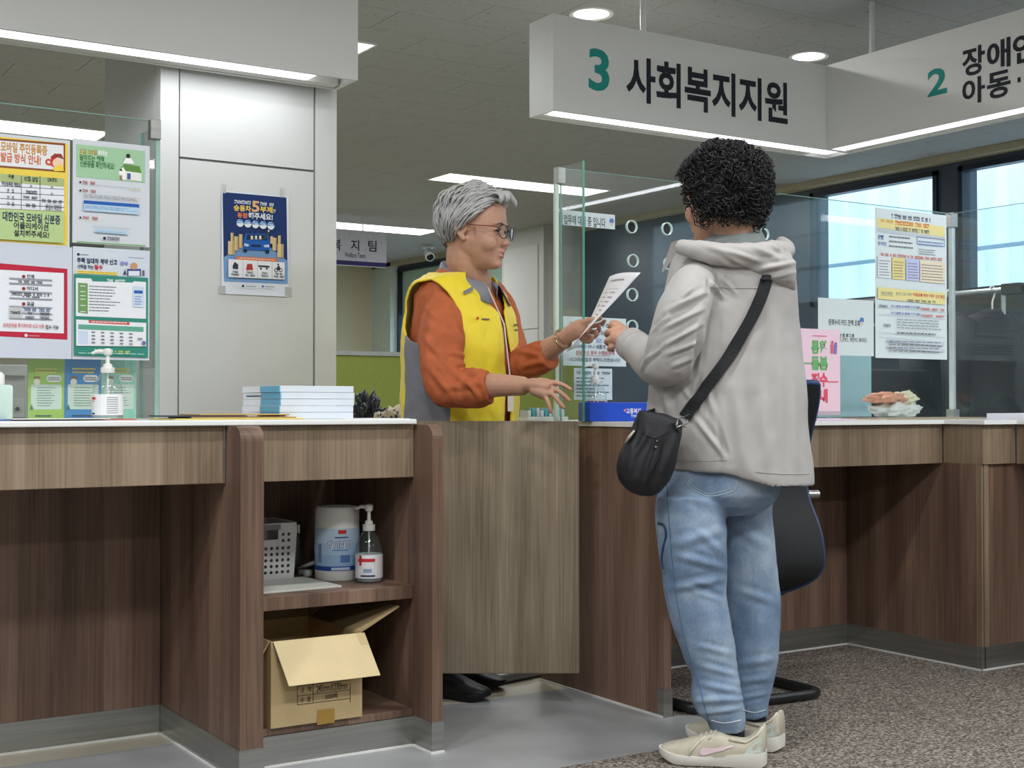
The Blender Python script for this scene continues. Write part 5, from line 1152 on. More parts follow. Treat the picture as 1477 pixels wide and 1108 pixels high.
# right hand: open, palm down, back of the hand towards the hall
def P3(px, py, D): return pD(px, py, D)
limb(mb, [px4(756,557,3.92,.026), px4(770,556,3.905,.030), px4(785,559,3.895,.031), px4(793,562,3.89,.024)], 14, 4, .72, up=(0,.4,1))
limb(mb, [px4(768,561,3.90,.022), px4(784,567,3.885,.024), px4(790,572,3.88,.018)], 12, 4, .8)
finger(mb, [P3(786,551,3.91), P3(800,552,3.91), P3(813,556,3.905), P3(823,562,3.90)])
finger(mb, [P3(789,558,3.895), P3(803,563,3.885), P3(814,571,3.88), P3(821,578,3.88)], .0088)
finger(mb, [P3(789,564,3.885), P3(799,571,3.87), P3(807,581,3.865), P3(813,588,3.865)], .0084)
finger(mb, [P3(785,570,3.878), P3(790,579,3.862), P3(793,588,3.858), P3(795,595,3.86)], .0078, .006)
finger(mb, [P3(768,552,3.93), P3(781,549,3.95), P3(792,551,3.965), P3(801,556,3.97)], .0105, .008)
# left hand: pinching the paper
limb(mb, [px4(812,490,4.09,.026), px4(824,480,4.075,.031), px4(838,473,4.06,.033), px4(847,470,4.055,.026)], 14, 4, .78, up=(0,.6,1))
finger(mb, [P3(838,466,4.04), P3(849,462,4.02), P3(859,461,4.005), P3(866,459,3.998)], .0105, .008)           # thumb on top
finger(mb, [P3(846,470,4.07), P3(858,470,4.065), P3(868,467,4.05), P3(872,463,4.035)])                       # index below
finger(mb, [P3(846,477,4.06), P3(857,479,4.05), P3(864,476,4.03), P3(864,470,4.015)])
finger(mb, [P3(842,483,4.05), P3(853,487,4.035), P3(860,484,4.015), P3(860,478,4.005)], .0084)
finger(mb, [P3(837,487,4.045), P3(846,493,4.03), P3(853,491,4.012), P3(854,485,4.002)], .0078, .006)
wb = remesh(mb, .0033, 3, 'body', SKIN, pw_)
# face details
def hpart(name, pts, r, mat, n=8, par=None, flat=1.0): m2 = MB(); limb(m2, [tuple(HW(*p))+(rr,) for p, rr in zip(pts, r)], n, 4, flat); return m2.build(name, mat, par or pw_, True)
LIPM = M('lip', (168,106,94), .45, var=.05); BROW = M('brow_grey', (92,86,82), .8)
for s_ in (-1,1):
    m2 = MB(); o_ = HW(.0765,s_*.031,-.002); ell(m2, o_, HW(.0875,s_*.031,-.002)-o_, HW(.0765,s_*.031+.0125,-.002)-o_, HW(.0765,s_*.031,.0025)-o_, 14, 8); m2.build('eye', M('eye_dark',(52,40,36),.2,var=0), pw_, True)
    hpart('eyelid', [(.077,s_*.016,-.002),(.0865,s_*.024,.0025),(.087,s_*.034,.0025),(.076,s_*.046,-.003)], [.0012,.0022,.0022,.0012], M('lash_brown',(70,50,42),.7))
    hpart('eyebrow', [(.089,s_*.014,.017),(.0905,s_*.028,.021),(.083,s_*.045,.017)], [.0022,.0035,.0015], BROW, 8, None, .6)
hpart('lips', [(.078,-.021,-.068),(.0895,-.009,-.0625),(.0915,0,-.063),(.0895,.009,-.0625),(.078,.021,-.068)], [.001,.003,.0035,.003,.001], LIPM)
hpart('lips', [(.077,-.019,-.0695),(.0875,-.008,-.0755),(.089,0,-.076),(.0875,.008,-.0755),(.077,.019,-.0695)], [.001,.0032,.0038,.0032,.001], LIPM)
hpart('mouth_gap', [(.081,-.017,-.0685),(.0905,0,-.0692),(.081,.017,-.0685)], [.001,.0026,.001], M('mouth_dark',(70,34,32),.6))
# glasses
GLF = M('glasses_frame', (52,26,32), .3, var=0)
gt = bpy.data.objects.new('glasses', None); COL.objects.link(gt); gt.location = HW(.1,0,0); setpar(gt, pw_)
for s_ in (-1,1):
    loop = [HW(.104-.010*abs(math.sin(2*math.pi*k/26)*0)-.006*(1 if False else 0)-.0045*((s_*.033+.0235*math.cos(2*math.pi*k/26))/.056)**2*2, s_*.033+.0235*math.cos(2*math.pi*k/26), -.004+.0205*math.sin(2*math.pi*k/26)) for k in range(27)]
    m2 = MB(); m2.tube(loop, .0016, 8); m2.build('lens_rim', GLF, gt, True)
    m2 = MB(); m2.add([p for p in loop[:-1]], [tuple(range(26))]); m2.build('lens', glassmat('spectacle_lens_%d' % (s_+1),(.95,.97,.98,1),.02), gt)
    m2 = MB(); m2.tube([HW(.094,s_*.0565,.004), HW(.085,s_*.072,.007), HW(.03,s_*.0815,.008), HW(-.012,s_*.0865,.012), HW(-.03,s_*.088,-.004)], .0016, 8); m2.build('temple', M('glasses_temple',(110,34,44),.3,var=0), gt, True)
m2 = MB(); m2.tube([HW(.1035,-.010,0), HW(.106,0,.003), HW(.1035,.010,0)], .0016, 8); m2.build('bridge', GLF, gt, True)
# hair: cap plus combed locks
GH = bpy.data.materials.new('grey_hair'); GH.use_nodes = True
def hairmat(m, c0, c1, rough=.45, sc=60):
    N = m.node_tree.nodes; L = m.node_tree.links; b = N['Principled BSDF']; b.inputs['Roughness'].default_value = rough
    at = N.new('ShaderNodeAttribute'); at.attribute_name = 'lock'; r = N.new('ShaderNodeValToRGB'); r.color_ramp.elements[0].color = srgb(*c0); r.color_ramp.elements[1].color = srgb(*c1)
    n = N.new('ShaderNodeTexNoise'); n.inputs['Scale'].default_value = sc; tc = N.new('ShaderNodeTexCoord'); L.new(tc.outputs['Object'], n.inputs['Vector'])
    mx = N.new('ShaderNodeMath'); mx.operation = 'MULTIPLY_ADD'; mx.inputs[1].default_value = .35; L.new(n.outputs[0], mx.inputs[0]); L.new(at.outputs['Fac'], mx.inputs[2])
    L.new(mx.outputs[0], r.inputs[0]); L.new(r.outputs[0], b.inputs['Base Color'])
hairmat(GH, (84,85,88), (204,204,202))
class HairMB(MB):
    def __init__(s): super().__init__(); s.val = []
    def lock(s, pts, rad, val, n=6, flat=.5, up=None):
        k = len(s.v); s.tube(pts, rad, n, None, flat, up); s.val += [val]*(len(s.v)-k)
    def buildh(s, name, mat, par):
        o = s.build(name, mat, par, True); a = o.data.attributes.new('lock','FLOAT','POINT'); a.data.foreach_set('value', s.val); return o
hb = HairMB(); rnd = random.Random(11)
def scalp(th, ph, off=0):      # th from the crown down, ph 0 = front, +left
    r = (.098+off, .081+off, .092+off); return (-.010+r[0]*math.sin(th)*math.cos(ph), r[1]*math.sin(th)*math.sin(ph), .032+r[2]*math.cos(th))
def hairline(ph):              # lowest scalp angle carrying hair at this azimuth
    a = abs(ph); return 1.02 if a < .5 else (1.02+(a-.5)*.75 if a < 1.3 else (1.62+(a-1.3)*.9 if a < 1.9 else 2.16+(a-1.9)*.10))
for layer in range(2):
    off0 = .000 if layer == 0 else .006
    for _ in range(620 if layer == 0 else 480):
        ph = rnd.uniform(-math.pi, math.pi); th = math.acos(1-rnd.random()*(1-math.cos(hairline(ph))))
        P = []; Lk = rnd.uniform(.05,.085); stp = 7; t_, p_ = th, ph
        lift = rnd.uniform(.004,.012)+(.010 if th < .9 else 0)
        for k in range(stp):
            u = k/(stp-1); q = scalp(t_, p_, off0+lift*math.sin(math.pi*min(1,u*.9+.08))+.003)
            P.append(HW(*q))
            sgn = 1 if p_ >= 0 else -1
            # combed back from the brow, falling down at the sides and back
            a = abs(p_); bk = max(0, 1.0-a/2.4)
            p_ += sgn*(Lk/stp/.085)*bk*1.15/max(.35,math.sin(max(t_,.35)))
            t_ += (Lk/stp/.09)*(-.35*max(0,.9-a) + .85*(1-bk) + .18)
            if abs(p_) > math.pi: p_ = math.copysign(math.pi, p_)
            t_ = min(t_, hairline(p_)+.12)
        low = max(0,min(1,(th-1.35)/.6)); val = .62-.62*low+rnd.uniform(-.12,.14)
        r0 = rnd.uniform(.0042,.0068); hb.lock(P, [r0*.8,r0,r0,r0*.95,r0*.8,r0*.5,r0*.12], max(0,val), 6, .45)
# quiff rolling over the brow
for k in range(70):
    y = rnd.uniform(-.058,.056); x0 = .050-.25*abs(y)**1.2; P = []
    for u in np.linspace(0,1,7):
        P.append(HW(x0+.052*math.sin(u*1.9)+rnd.uniform(-.001,.001), y*(1+.18*u)+.010*u, .108-.25*abs(y)+.020*math.sin(u*2.6)-.030*u*u))
    r0 = rnd.uniform(.004,.006); hb.lock(P, [r0*.7,r0,r0,r0,r0*.8,r0*.5,r0*.1], .62+rnd.uniform(-.1,.15), 6, .6)
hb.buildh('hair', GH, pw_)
m2 = MB(); rings = []
for i in range(1,16):
    u = i/15; rings.append([HW(*scalp(max(.03,u*(hairline(-math.pi+2*math.pi*j/40)-.02)), -math.pi+2*math.pi*j/40, -.001)) for j in range(40)])
m2.loft(rings, None, True); m2.build('hair_cap', M('hair_cap_grey',(120,120,120),.7,var=.2,scale=80,stretch=(1,1,1)), pw_, True)
# shirt: torso and puffed elbow sleeves
ORG = M('orange_linen', (182,96,56), .8, var=.10, scale=30, bump=.25, bscale=450)
mb = MB(); ring = []
TW = [(630,.205,.168,0),(605,.205,.168,0),(560,.205,.17,.004),(520,.205,.168,.004),(485,.205,.162,.002),(455,.20,.148,0),(430,.203,.130,-.006),(412,.180,.108,-.010),(398,.122,.090,-.006),(388,.085,.072,.0)]
def wring(a, b_, c, n=40, off=0): return [c + wl*(a+off)*math.copysign(abs(math.cos(t))**.92,math.cos(t)) + wf*(b_+off)*math.copysign(abs(math.sin(t))**.92,math.sin(t)) for t in [2*math.pi*j/n for j in range(n)]]
for py, a, b_, oy in TW: ring.append(wring(a-.016, b_-.014, pD(664,py,WD)+wf*oy))
mb.loft(ring)
limb(mb, [px4(655,436,4.22,.050), px4(641,448,4.16,.066), px4(637,485,4.09,.070), px4(638,530,4.03,.066), px4(646,556,4.01,.060), px4(668,562,4.00,.060), px4(692,560,3.98,.057), px4(707,558,3.97,.050)], 22, 6)
limb(mb, [px4(700,418,4.40,.050), px4(712,440,4.42,.068), px4(728,490,4.38,.064), px4(744,528,4.29,.060), px4(766,522,4.21,.054), px4(784,514,4.17,.050), px4(793,511,4.15,.045)], 22, 6)
sh = remesh(mb, .0045, 2, 'shirt', ORG, pw_, folds([(640,560,690,552,5,.006),(648,530,690,570,4,.005),(655,520,700,545,4,.006),(622,500,668,512,5,.004),(615,470,672,492,5,.004),(628,455,668,470,4,.003),(660,540,700,530,4,.007),(690,540,705,572,4,.004),(742,505,780,512,4,.005),(750,530,788,520,4,.005),(765,500,790,505,3,.004),(612,440,640,470,4,.004),(608,480,650,530,4,.005),(620,530,650,572,4,.005),(650,505,676,520,3,.005),(672,545,690,575,3,.006)], 4.1, .009, 15, 3))
CUF = M('orange_cuff_shade', (182,96,56))
# vest
YEL = M('yellow_vest', (238,214,44), .55, var=.03, scale=12, bump=.12, bscale=120, sheen=.2); VGR = M('grey_vest_panel', (126,128,136), .6, var=.04, scale=30, bump=.15, bscale=200)
def vest():
    NA, NZ = 300, 170
    rows = cr([(py,a,b_,oy) for py,a,b_,oy in [(622,.205,.170,0)]+TW[1:9]], 24)
    rows = [rows[int(i*(len(rows)-1)/(NZ-1))] for i in range(NZ)]
    V = []; 
    for py, a, b_, oy in rows:
        c = pD(664,py,WD)+wf*oy
        for j in range(NA):
            t = 2*math.pi*j/NA       # 0 = own left, pi/2 = front, pi = own right (near), 3pi/2 = back
            p = c + wl*(a+.006)*math.copysign(abs(math.cos(t))**.92,math.cos(t)) + wf*(b_+.006)*math.copysign(abs(math.sin(t))**.92,math.sin(t))
            V.append(p)
    F = []; MI = []
    for i in range(NZ-1):
        py = rows[i][0]
        for j in range(NA):
            t = 2*math.pi*(j+.5)/NA; d = (t-math.pi/2+math.pi)%(2*math.pi)-math.pi   # angle from the front, + towards own right
            op = .085 + (.0 if py > 455 else (455-py)/60*.62)
            if abs(d-.03) < op: continue
            skip = False
            for side in (math.pi, 0):
                e = (t-side+math.pi)%(2*math.pi)-math.pi
                if ((e-.06*(1 if side else -1))/.66)**2 + ((py-455)/(44 if py > 455 else 46))**2 < 1: skip = True
            if skip: continue
            e = (t-math.pi+math.pi)%(2*math.pi)-math.pi     # + towards the back on the near side
            e2 = (t+math.pi)%(2*math.pi)-math.pi            # 0 at own left, - towards the back
            lo, hi = -.30-.0012*(py-500), .52
            g_ = (py > 480 and lo < e < hi) or (py > 480 and -.52 < e2 < .40)
            F.append((i*NA+j, i*NA+(j+1)%NA, (i+1)*NA+(j+1)%NA, (i+1)*NA+j)); MI.append(1 if g_ else 0)
    used = sorted({k for f in F for k in f}); mp_ = {k: n for n, k in enumerate(used)}
    co = np.array([V[k] for k in used]); F = [tuple(mp_[k] for k in f) for f in F]
    # soft crumpling
    me = bpy.data.meshes.new('vest'); me.from_pydata([tuple(c) for c in co], [], F); me.materials.append(YEL); me.materials.append(VGR); me.polygons.foreach_set('material_index', MI); me.update()
    n = len(me.vertices); no = np.empty(n*3); me.vertices.foreach_get('normal', no); no = no.reshape(-1,3)
    fo = folds([(676,500,712,520,5,.006),(672,520,715,505,4,.006),(680,530,716,535,4,.004),(690,470,716,540,5,.004),(665,440,690,500,5,.003),(615,520,600,600,6,.006),(640,530,622,600,6,.006),(655,560,700,600,6,.004),(738,470,744,560,4,.003),(590,505,586,600,4,.003),(630,560,640,604,4,.004),(672,575,715,590,5,.004),(655,425,700,440,3,.004),(620,545,650,600,4,.005),(600,520,592,600,4,.004),(676,545,712,556,3,.005)], 4.2, .008, 13, 6)
    co2 = fo(co, no); co2 = np.where(np.abs(no@np.array(wl))[:,None] > -1, co2, co2)
    me.vertices.foreach_set('co', co2.astype(np.float32).ravel()); me.polygons.foreach_set('use_smooth',[True]*len(me.polygons)); me.update()
    o = bpy.data.objects.new('vest', me); COL.objects.link(o); setpar(o, pw_)
    md = o.modifiers.new('sol','SOLIDIFY'); md.thickness = .007; md.offset = 0
    md = o.modifiers.new('sm','SMOOTH'); md.iterations = 3; md.factor = .5
    return o
vo = vest()
# grey fold-down collar
m2 = MB(); outer = []; inner = []; n = 44; cc = pD(673,398,4.285)
rows = [[],[],[],[]]
for k in range(n+1):
    d = -2.70 + 5.4*k/n            # angle measured from the back of the neck
    fr_ = (1-math.cos(d))/2         # 0 at the back, 1 at the front
    dirv = -wf*math.cos(d) + wl*math.sin(d)
    zt_ = .040 - .085*fr_; R1 = .070+.030*fr_
    rows[0].append(cc + dirv*(R1-.004) + ZV*(zt_-.035+.0*fr_)); rows[1].append(cc + dirv*R1 + ZV*(zt_+.012)); rows[2].append(cc + dirv*(R1+.010) + ZV*(zt_+.010)); rows[3].append(cc + dirv*(R1+.030+.016*fr_) + ZV*(zt_-.045-.012*fr_))
m2.loft(rows, VGR, False, False); co_ = m2.build('collar', VGR, pw_, True); md = co_.modifiers.new('s','SOLIDIFY'); md.thickness = .004
# zip pocket flap on the chest, small badges, lanyard
def on_vest(d, py, off=.012):
    rows_ = cr([(q,a,b_,oy) for q,a,b_,oy in TW], 20); r = min(rows_, key=lambda r: abs(r[0]-py)); t = math.pi/2 + d
    c = pD(664,py,WD)+wf*r[3]; s_ = lambda o_: c + wl*(r[1]+o_)*math.copysign(abs(math.cos(t))**.92,math.cos(t)) + wf*(r[2]+o_)*math.copysign(abs(math.sin(t))**.92,math.sin(t))
    p = s_(off); p2 = on_vest_t(r, c, t+.02, off); u = (p2-p).normalized(); return p, u
def on_vest_t(r, c, t, off): return c + wl*(r[1]+off)*math.copysign(abs(math.cos(t))**.92,math.cos(t)) + wf*(r[2]+off)*math.copysign(abs(math.sin(t))**.92,math.sin(t))
def patch(name, d, py, w_, h_, mat, off=.012, tilt=0):
    p, u = on_vest(d, py, off); u = -u; v = ZV.copy(); u2 = u*math.cos(tilt)+v*math.sin(tilt); v2 = v*math.cos(tilt)-u*math.sin(tilt); nn = u2.cross(v2).normalized()
    m2 = MB(); m2.obox(p, u2*w_/2, v2*h_/2, nn*.0010); return m2.build(name, mat, pw_)
patch('pocket_flap', .66, 426, .036, .011, VGR, .021, .45)
patch('badge', .62, 464, .007, .007, ink((196,60,60)), .0125); patch('badge', .47, 465, .030, .004, ink((120,100,90)), .0125)
patch('badge', -.33, 469, .030, .006, ink((110,110,90)), .0125); patch('badge', -.33, 476, .030, .005, ink((110,110,90)), .0125)
m2 = MB(); m2.tube([on_vest(.06,415,.004)[0], on_vest(.05,470,.010)[0], on_vest(.04,540,.012)[0], on_vest(.03,572,.014)[0]], .0025, 6); m2.build('lanyard', M('lanyard_white',(226,222,216),.6), pw_, True)
patch('name_card', .03, 582, .034, .050, ink((216,210,200)), .016)
# bracelet watch on the left wrist
m2 = MB(); a_ = Vector(px4(806,494,4.11,0)[:3]); b_ = Vector(px4(818,485,4.08,0)[:3]); ax = (b_-a_).normalized(); e1 = ax.cross(ZV).normalized(); e2 = ax.cross(e1); cc = (a_+b_)/2
m2.tube([cc+(e1*math.cos(2*math.pi*k/24)+e2*math.sin(2*math.pi*k/24))*.0305 for k in range(25)], .004, 8, None, 1); m2.build('watch_band', M('steel_gold_band',(190,176,140),.3,.9), pw_, True)
m2 = MB(); ell(m2, cc-FV*.026+ZV*.016, ax*.009, e1*.004, e2*.010, 12, 8); m2.build('watch_face', M('watch_face',(214,216,220),.15,.6), pw_, True)
# trousers and shoes
TRO = M('dark_trousers', (38,40,46), .8, bump=.2, bscale=200)
mb = MB(); hr = []
for py, a, b_ in ((618,.185,.150),(650,.19,.155),(690,.185,.15)): hr.append([pD(664,py,WD) + wl*a*math.cos(2*math.pi*j/28) + wf*b_*math.sin(2*math.pi*j/28) for j in range(28)])
mb.loft(hr)
for s_, ft in ((-1,FT1),(1,FT2)):
    hp = wc + wl*s_*.09 + ZV*(hipz-.06); an = ft - wf*.13 + ZV*.06; kn = (hp+an)/2 + wf*.02
    limb(mb, [tuple(hp+ZV*.05)+(.10,), tuple(hp)+(.105,), tuple(kn)+(.075,), tuple(an+ZV*.04)+(.062,), tuple(an+ZV*.005)+(.060,)], 18, 5)
remesh(mb, .008, 2, 'trousers', TRO, pw_)
def shoe(par, ball, f, L_, up_m, sole_m, name='shoe', s=1.0, low=0.0):
    """shoe whose middle stands at ball, pointing along f"""
    f = Vector(f).normalized(); l = ZV.cross(f); B = Vector(ball) - f*(L_*.62)
    def S(x, y, z): return B + f*(x*L_) + l*(y*s) + ZV*(z*s)
    ow = [(0,.016),(.02,.028),(.10,.036),(.25,.037),(.42,.036),(.60,.042),(.72,.046),(.84,.043),(.93,.033),(.985,.016),(1.0,.004)]
    # sole
    rings = []; m2 = MB()
    for x, w_ in cr(ow, 4):
        zt_ = .040-.016*min(1,x/.55)+.010*max(0,(x-.8)/.2); zb = .002+.020*max(0,(x-.82)/.18)**1.5+.008*max(0,(.06-x)/.06)
        rings.append([S(x,-w_,zt_),S(x,-w_*1.05,(zt_+zb)/2),S(x,-w_*.92,zb),S(x,w_*.92,zb),S(x,w_*1.05,(zt_+zb)/2),S(x,w_,zt_)])
    m2.loft(rings, sole_m); so = m2.build('sole', sole_m); autosmooth(so, 50)
    up = MB(); rings = []
    hp_ = [(.005,.022,.093),(.03,.030,.098),(.10,.035,.080),(.20,.037,.062),(.32,.037,.066),(.42,.038,.076),(.52,.040,.074),(.65,.043,.062),(.78,.042,.050),(.88,.036,.044),(.95,.026,.038),(.985,.014,.032)]
    for x, w_, h_ in cr(hp_, 4):
        z0 = .036-.016*min(1,x/.55)+.010*max(0,(x-.8)/.2); r = []
        for k in range(17):
            a = math.pi*k/16; c_, s_ = math.cos(a), math.sin(a)
            r.append(S(x, -w_*.97*math.copysign(abs(c_)**.7,c_), z0+(h_-z0)*abs(s_)**.75))
        r += [S(x, w_*.6, z0-.004), S(x, -w_*.6, z0-.004)]
        rings.append(r)
    up.loft(rings, up_m); uo = up.build(name, up_m); autosmooth(uo, 60)
    for q in (uo, so):
        bm = bmesh.new(); bm.from_mesh(q.data); bmesh.ops.recalc_face_normals(bm, faces=bm.faces); bm.to_mesh(q.data); bm.free()
    setpar(uo, par); setpar(so, uo); return uo, S
BLS = M('black_leather', (22,22,24), .5, bump=.1); BSO = M('black_sole', (16,16,17), .7)
shoe(pw_, FT1, wf, .25, BLS, BSO); shoe(pw_, FT2, wf, .25, BLS, BSO)
# ---------------------------------------------------------------- the paper being handed over
a_, b_, c_ = pD(924,395,3.86), pD(879,399,4.05), pD(817,507,4.02)
t = None
m2 = MB(); NU, NV = 10, 16; front = []
nrm = (b_-a_).cross(c_-a_).normalized(); nrm = -nrm if nrm.dot(FV) > 0 else nrm
d_ = pD(833,501,4.17)
def pp(u, v): return (a_*(1-u)+b_*u)*(1-v) + (c_*(1-u)+d_*u)*v + nrm*(.010*math.sin(math.pi*u)*(1-v)) + (b_-a_)*(.0) + ZV*(.012*(1-u)*max(0,.3-v))
vs_ = [pp(i/NU,j/NV) for j in range(NV+1) for i in range(NU+1)]
m2.add(vs_, [(j*(NU+1)+i, j*(NU+1)+i+1, (j+1)*(NU+1)+i+1, (j+1)*(NU+1)+i) for j in range(NV) for i in range(NU)])
po = m2.build('paper_sheet', M('printed_paper_white',(240,240,244),.6,var=0), smooth=True, origin=c_); md = po.modifiers.new('s','SOLIDIFY'); md.thickness = .0006
tag(po, 'white printed sheet held between the two people', 'paper')
m2 = MB(); rp = random.Random(4)
for v0, u0, u1, th_ in [(.08,.28,.78,.018),(.20,.2,.8,.004),(.24,.25,.45,.012),(.24,.62,.75,.012)]+[(.30+.055*k,.22,.40+.1*rp.random(),.014) for k in range(6)]+[(.30+.055*k,.55,.66+.12*rp.random(),.010) for k in range(3)]:
    u = u0
    while u < u1:
        e = min(u1,u+.07); m2.add([pp(u,v0)+nrm*.0011,pp(e,v0)+nrm*.0011,pp(e,v0+th_)+nrm*.0011,pp(u,v0+th_)+nrm*.0011], [(0,1,2,3)], ink((150,152,158))); u = e+.012
m2.build('print', None, po)

# ---------------------------------------------------------------- CUSTOMER IN THE GREY JACKET
KD = 3.52
kb = pZ(1050,1078,0); KA = math.radians(48)
kf = -RV*math.sin(KA) + FV*math.cos(KA); kl = -RV*math.cos(KA) - FV*math.sin(KA)
pk = thing('person', (kb.x,kb.y,.004), 'customer with curly black hair, grey hooded jacket and jeans seen from behind', 'person')
HK = frame_head(pD(1040,284,3.50), -RV*math.sin(math.radians(52))+FV*math.cos(math.radians(52)), math.radians(-6), (1.02,1.0,1.0))
mb = MB(); build_head(mb, HK, 0)
for s_ in (-1,1):      # ears lie flat under the curls
    o_ = HK(-.010,s_*.072,-.004); ell(mb, o_, HK(.006,s_*.072,-.004)-o_, HK(-.010,s_*.072+.006,-.004)-o_, HK(-.010,s_*.072,.022)-o_, 14, 8)
limb(mb, [tuple(HK(-.025,0,-.03))+(.056,), tuple(HK(-.03,0,-.09))+(.056,), px4(1052,352,3.52,.06), px4(1056,375,3.52,.07)], 20, 5)
tor = []
for py, a in ((365,.06),(385,.12),(420,.135),(500,.13),(600,.135),(690,.14)): tor.append([pD(1052,py,KD) + RV*a*math.cos(2*math.pi*j/24) - FV*a*.8*math.sin(2*math.pi*j/24) for j in range(24)])
mb.loft(tor)
limb(mb, [px4(1005,405,3.42,.05), px4(972,480,3.36,.045), px4(960,525,3.37,.04), px4(925,506,3.50,.032), px4(903,492,3.57,.026)], 16, 5)
limb(mb, [px4(1115,405,3.62,.05), px4(1110,520,3.68,.042), px4(1040,515,3.80,.033), px4(1000,500,3.90,.026)], 16, 5)
for pts in (((1005,740,3.47,.055),(1008,860,3.44,.045),(1045,1040,3.41,.035),(1052,1075,3.40,.032)), ((1074,740,3.56,.050),(1083,860,3.57,.045),(1080,1025,3.56,.035),(1082,1058,3.55,.032))): limb(mb, [px4(*q) for q in pts], 16, 5)
# left hand, half closed
limb(mb, [px4(905,493,3.565,.026), px4(897,488,3.585,.031), px4(889,485,3.60,.031), px4(884,484,3.605,.024)], 14, 4, .8, up=(0,0,1))
finger(mb, [P3(893,472,3.60), P3(884,468,3.60), P3(880,471,3.625), P3(884,476,3.645)], .0092, .0078)
finger(mb, [P3(889,479,3.59), P3(879,478,3.592), P3(875,482,3.62), P3(880,486,3.64)], .0092, .0078)
finger(mb, [P3(888,489,3.585), P3(878,490,3.588), P3(875,494,3.615), P3(880,497,3.635)], .0088, .0074)
finger(mb, [P3(890,498,3.585), P3(881,501,3.588), P3(879,504,3.61), P3(884,505,3.63)], .0082, .0068)
finger(mb, [P3(903,478,3.58), P3(895,470,3.61), P3(888,466,3.635), P3(882,466,3.65)], .010, .0078)
# right hand, hidden in front of the body
limb(mb, [px4(1000,500,3.90,.026), px4(985,497,3.93,.031), px4(972,495,3.95,.024)], 14, 4, .8)
for k in range(4): finger(mb, [P3(975,488+5*k,3.95), P3(965,487+6*k,3.97), P3(962,490+6*k,3.985)], .0085, .007)
finger(mb, [P3(990,488,3.94), P3(980,480,3.96), P3(972,478,3.97)], .010, .008)
remesh(mb, .0033, 3, 'body', SKIN2, pk)
# hair: black curls
BH = bpy.data.materials.new('black_curly_hair'); BH.use_nodes = True; hairmat(BH, (9,9,10), (36,34,35), .55, 30)
hb = HairMB(); rnd = random.Random(5)
hc = pD(1048,267,3.472)
def hs(th, ph, off=0.0):       # hair volume, view-aligned: th from the crown; stays wide towards the nape
    s_ = math.sin(th) if th < 1.4 else math.sin(1.4)*(1-.42*((th-1.4)/1.25)**2)
    off += .013*mnoise.noise(Vector((2.2*math.cos(ph)*math.sin(th)+4,2.2*math.sin(ph)*math.sin(th),2.2*math.cos(th))))
    r = (.116+off,.116+off,(.107 if th < 1.57 else .138)+off); return hc + RV*(r[0]*s_*math.cos(ph)) + FV*(r[1]*s_*math.sin(ph)) + ZV*(r[2]*math.cos(th))
def hmax(ph):                  # lower edge; ph = -pi/2 towards the hall, pi = left
    a = abs((ph-math.radians(150)+math.pi)%(2*math.pi)-math.pi)      # around the face direction
    return 1.30 if a < .50 else (2.52 if a > .95 else 1.30+(a-.50)*2.711)
m2 = MB(); rings = []
for i in range(1,22):
    u = i/21; rg = []
    for j in range(64):
        ph = -math.pi+2*math.pi*j/64; th = max(.03,u*hmax(ph)); o_ = -.006+.008*mnoise.noise(Vector((3*ph,5*th,1.0)))-(.02*max(0,u-.85)/.15)
        rg.append(hs(th, ph, o_))
    rings.append(rg)
m2.loft(rings, None, True); m2.build('hair_mass', M('hair_mass_black',(14,14,16),.6,var=.3,scale=60,bump=.8,bscale=60), pk, True)
for _ in range(2100):
    ph = rnd.uniform(-math.pi, math.pi); th = math.acos(1-rnd.random()*(1-math.cos(hmax(ph)))); R0 = rnd.uniform(.004,.0115); turns = rnd.uniform(1.0,2.2); Lk = rnd.uniform(.018,.042); off = rnd.uniform(-.012,.009); P = []
    e = .01; tv = (hs(th+e,ph,off)-hs(th-e,ph,off)).normalized(); nv = (hs(th,ph,off+.01)-hs(th,ph,off)).normalized(); sv = tv.cross(nv)
    ang = rnd.uniform(-1.4,1.4); tv2 = tv*math.cos(ang)+sv*math.sin(ang); sv2 = nv.cross(tv2); a0 = rnd.uniform(0,6.28); c0 = hs(th,ph,off)
    N_ = 15
    for k in range(N_):
        u = k/(N_-1); aa = a0+turns*2*math.pi*u; q = c0 + tv2*(Lk*(u-.5)) + (nv*math.cos(aa)+sv2*math.sin(aa))*R0*(1-.3*u); P.append(q)
    r0 = rnd.uniform(.0010,.0024); hb.lock(P, [r0*(.4+.6*math.sin(math.pi*min(1,.15+u*.85))) for u in np.linspace(0,1,N_)], rnd.uniform(-.05,.45), 5, .8)
for _ in range(60):            # loose flyaway strands
    ph = rnd.uniform(-math.pi, math.pi); th = rnd.uniform(.1,1.5); c0 = hs(th,ph,-.004); nv = (hs(th,ph,.02)-c0).normalized(); sv = nv.orthogonal().normalized(); tv = nv.cross(sv); a0 = rnd.uniform(0,6.28); P = []
    for k in range(9):
        u = k/8; P.append(c0+nv*(.016*math.sin(u*2.4))+(sv*math.cos(a0)+tv*math.sin(a0))*(.030*u)+(tv*math.cos(a0)-sv*math.sin(a0))*(.008*math.sin(u*5)))
    hb.lock(P, [.0008]*8+[.0003], .2, 4, 1)
hb.buildh('hair', BH, pk)
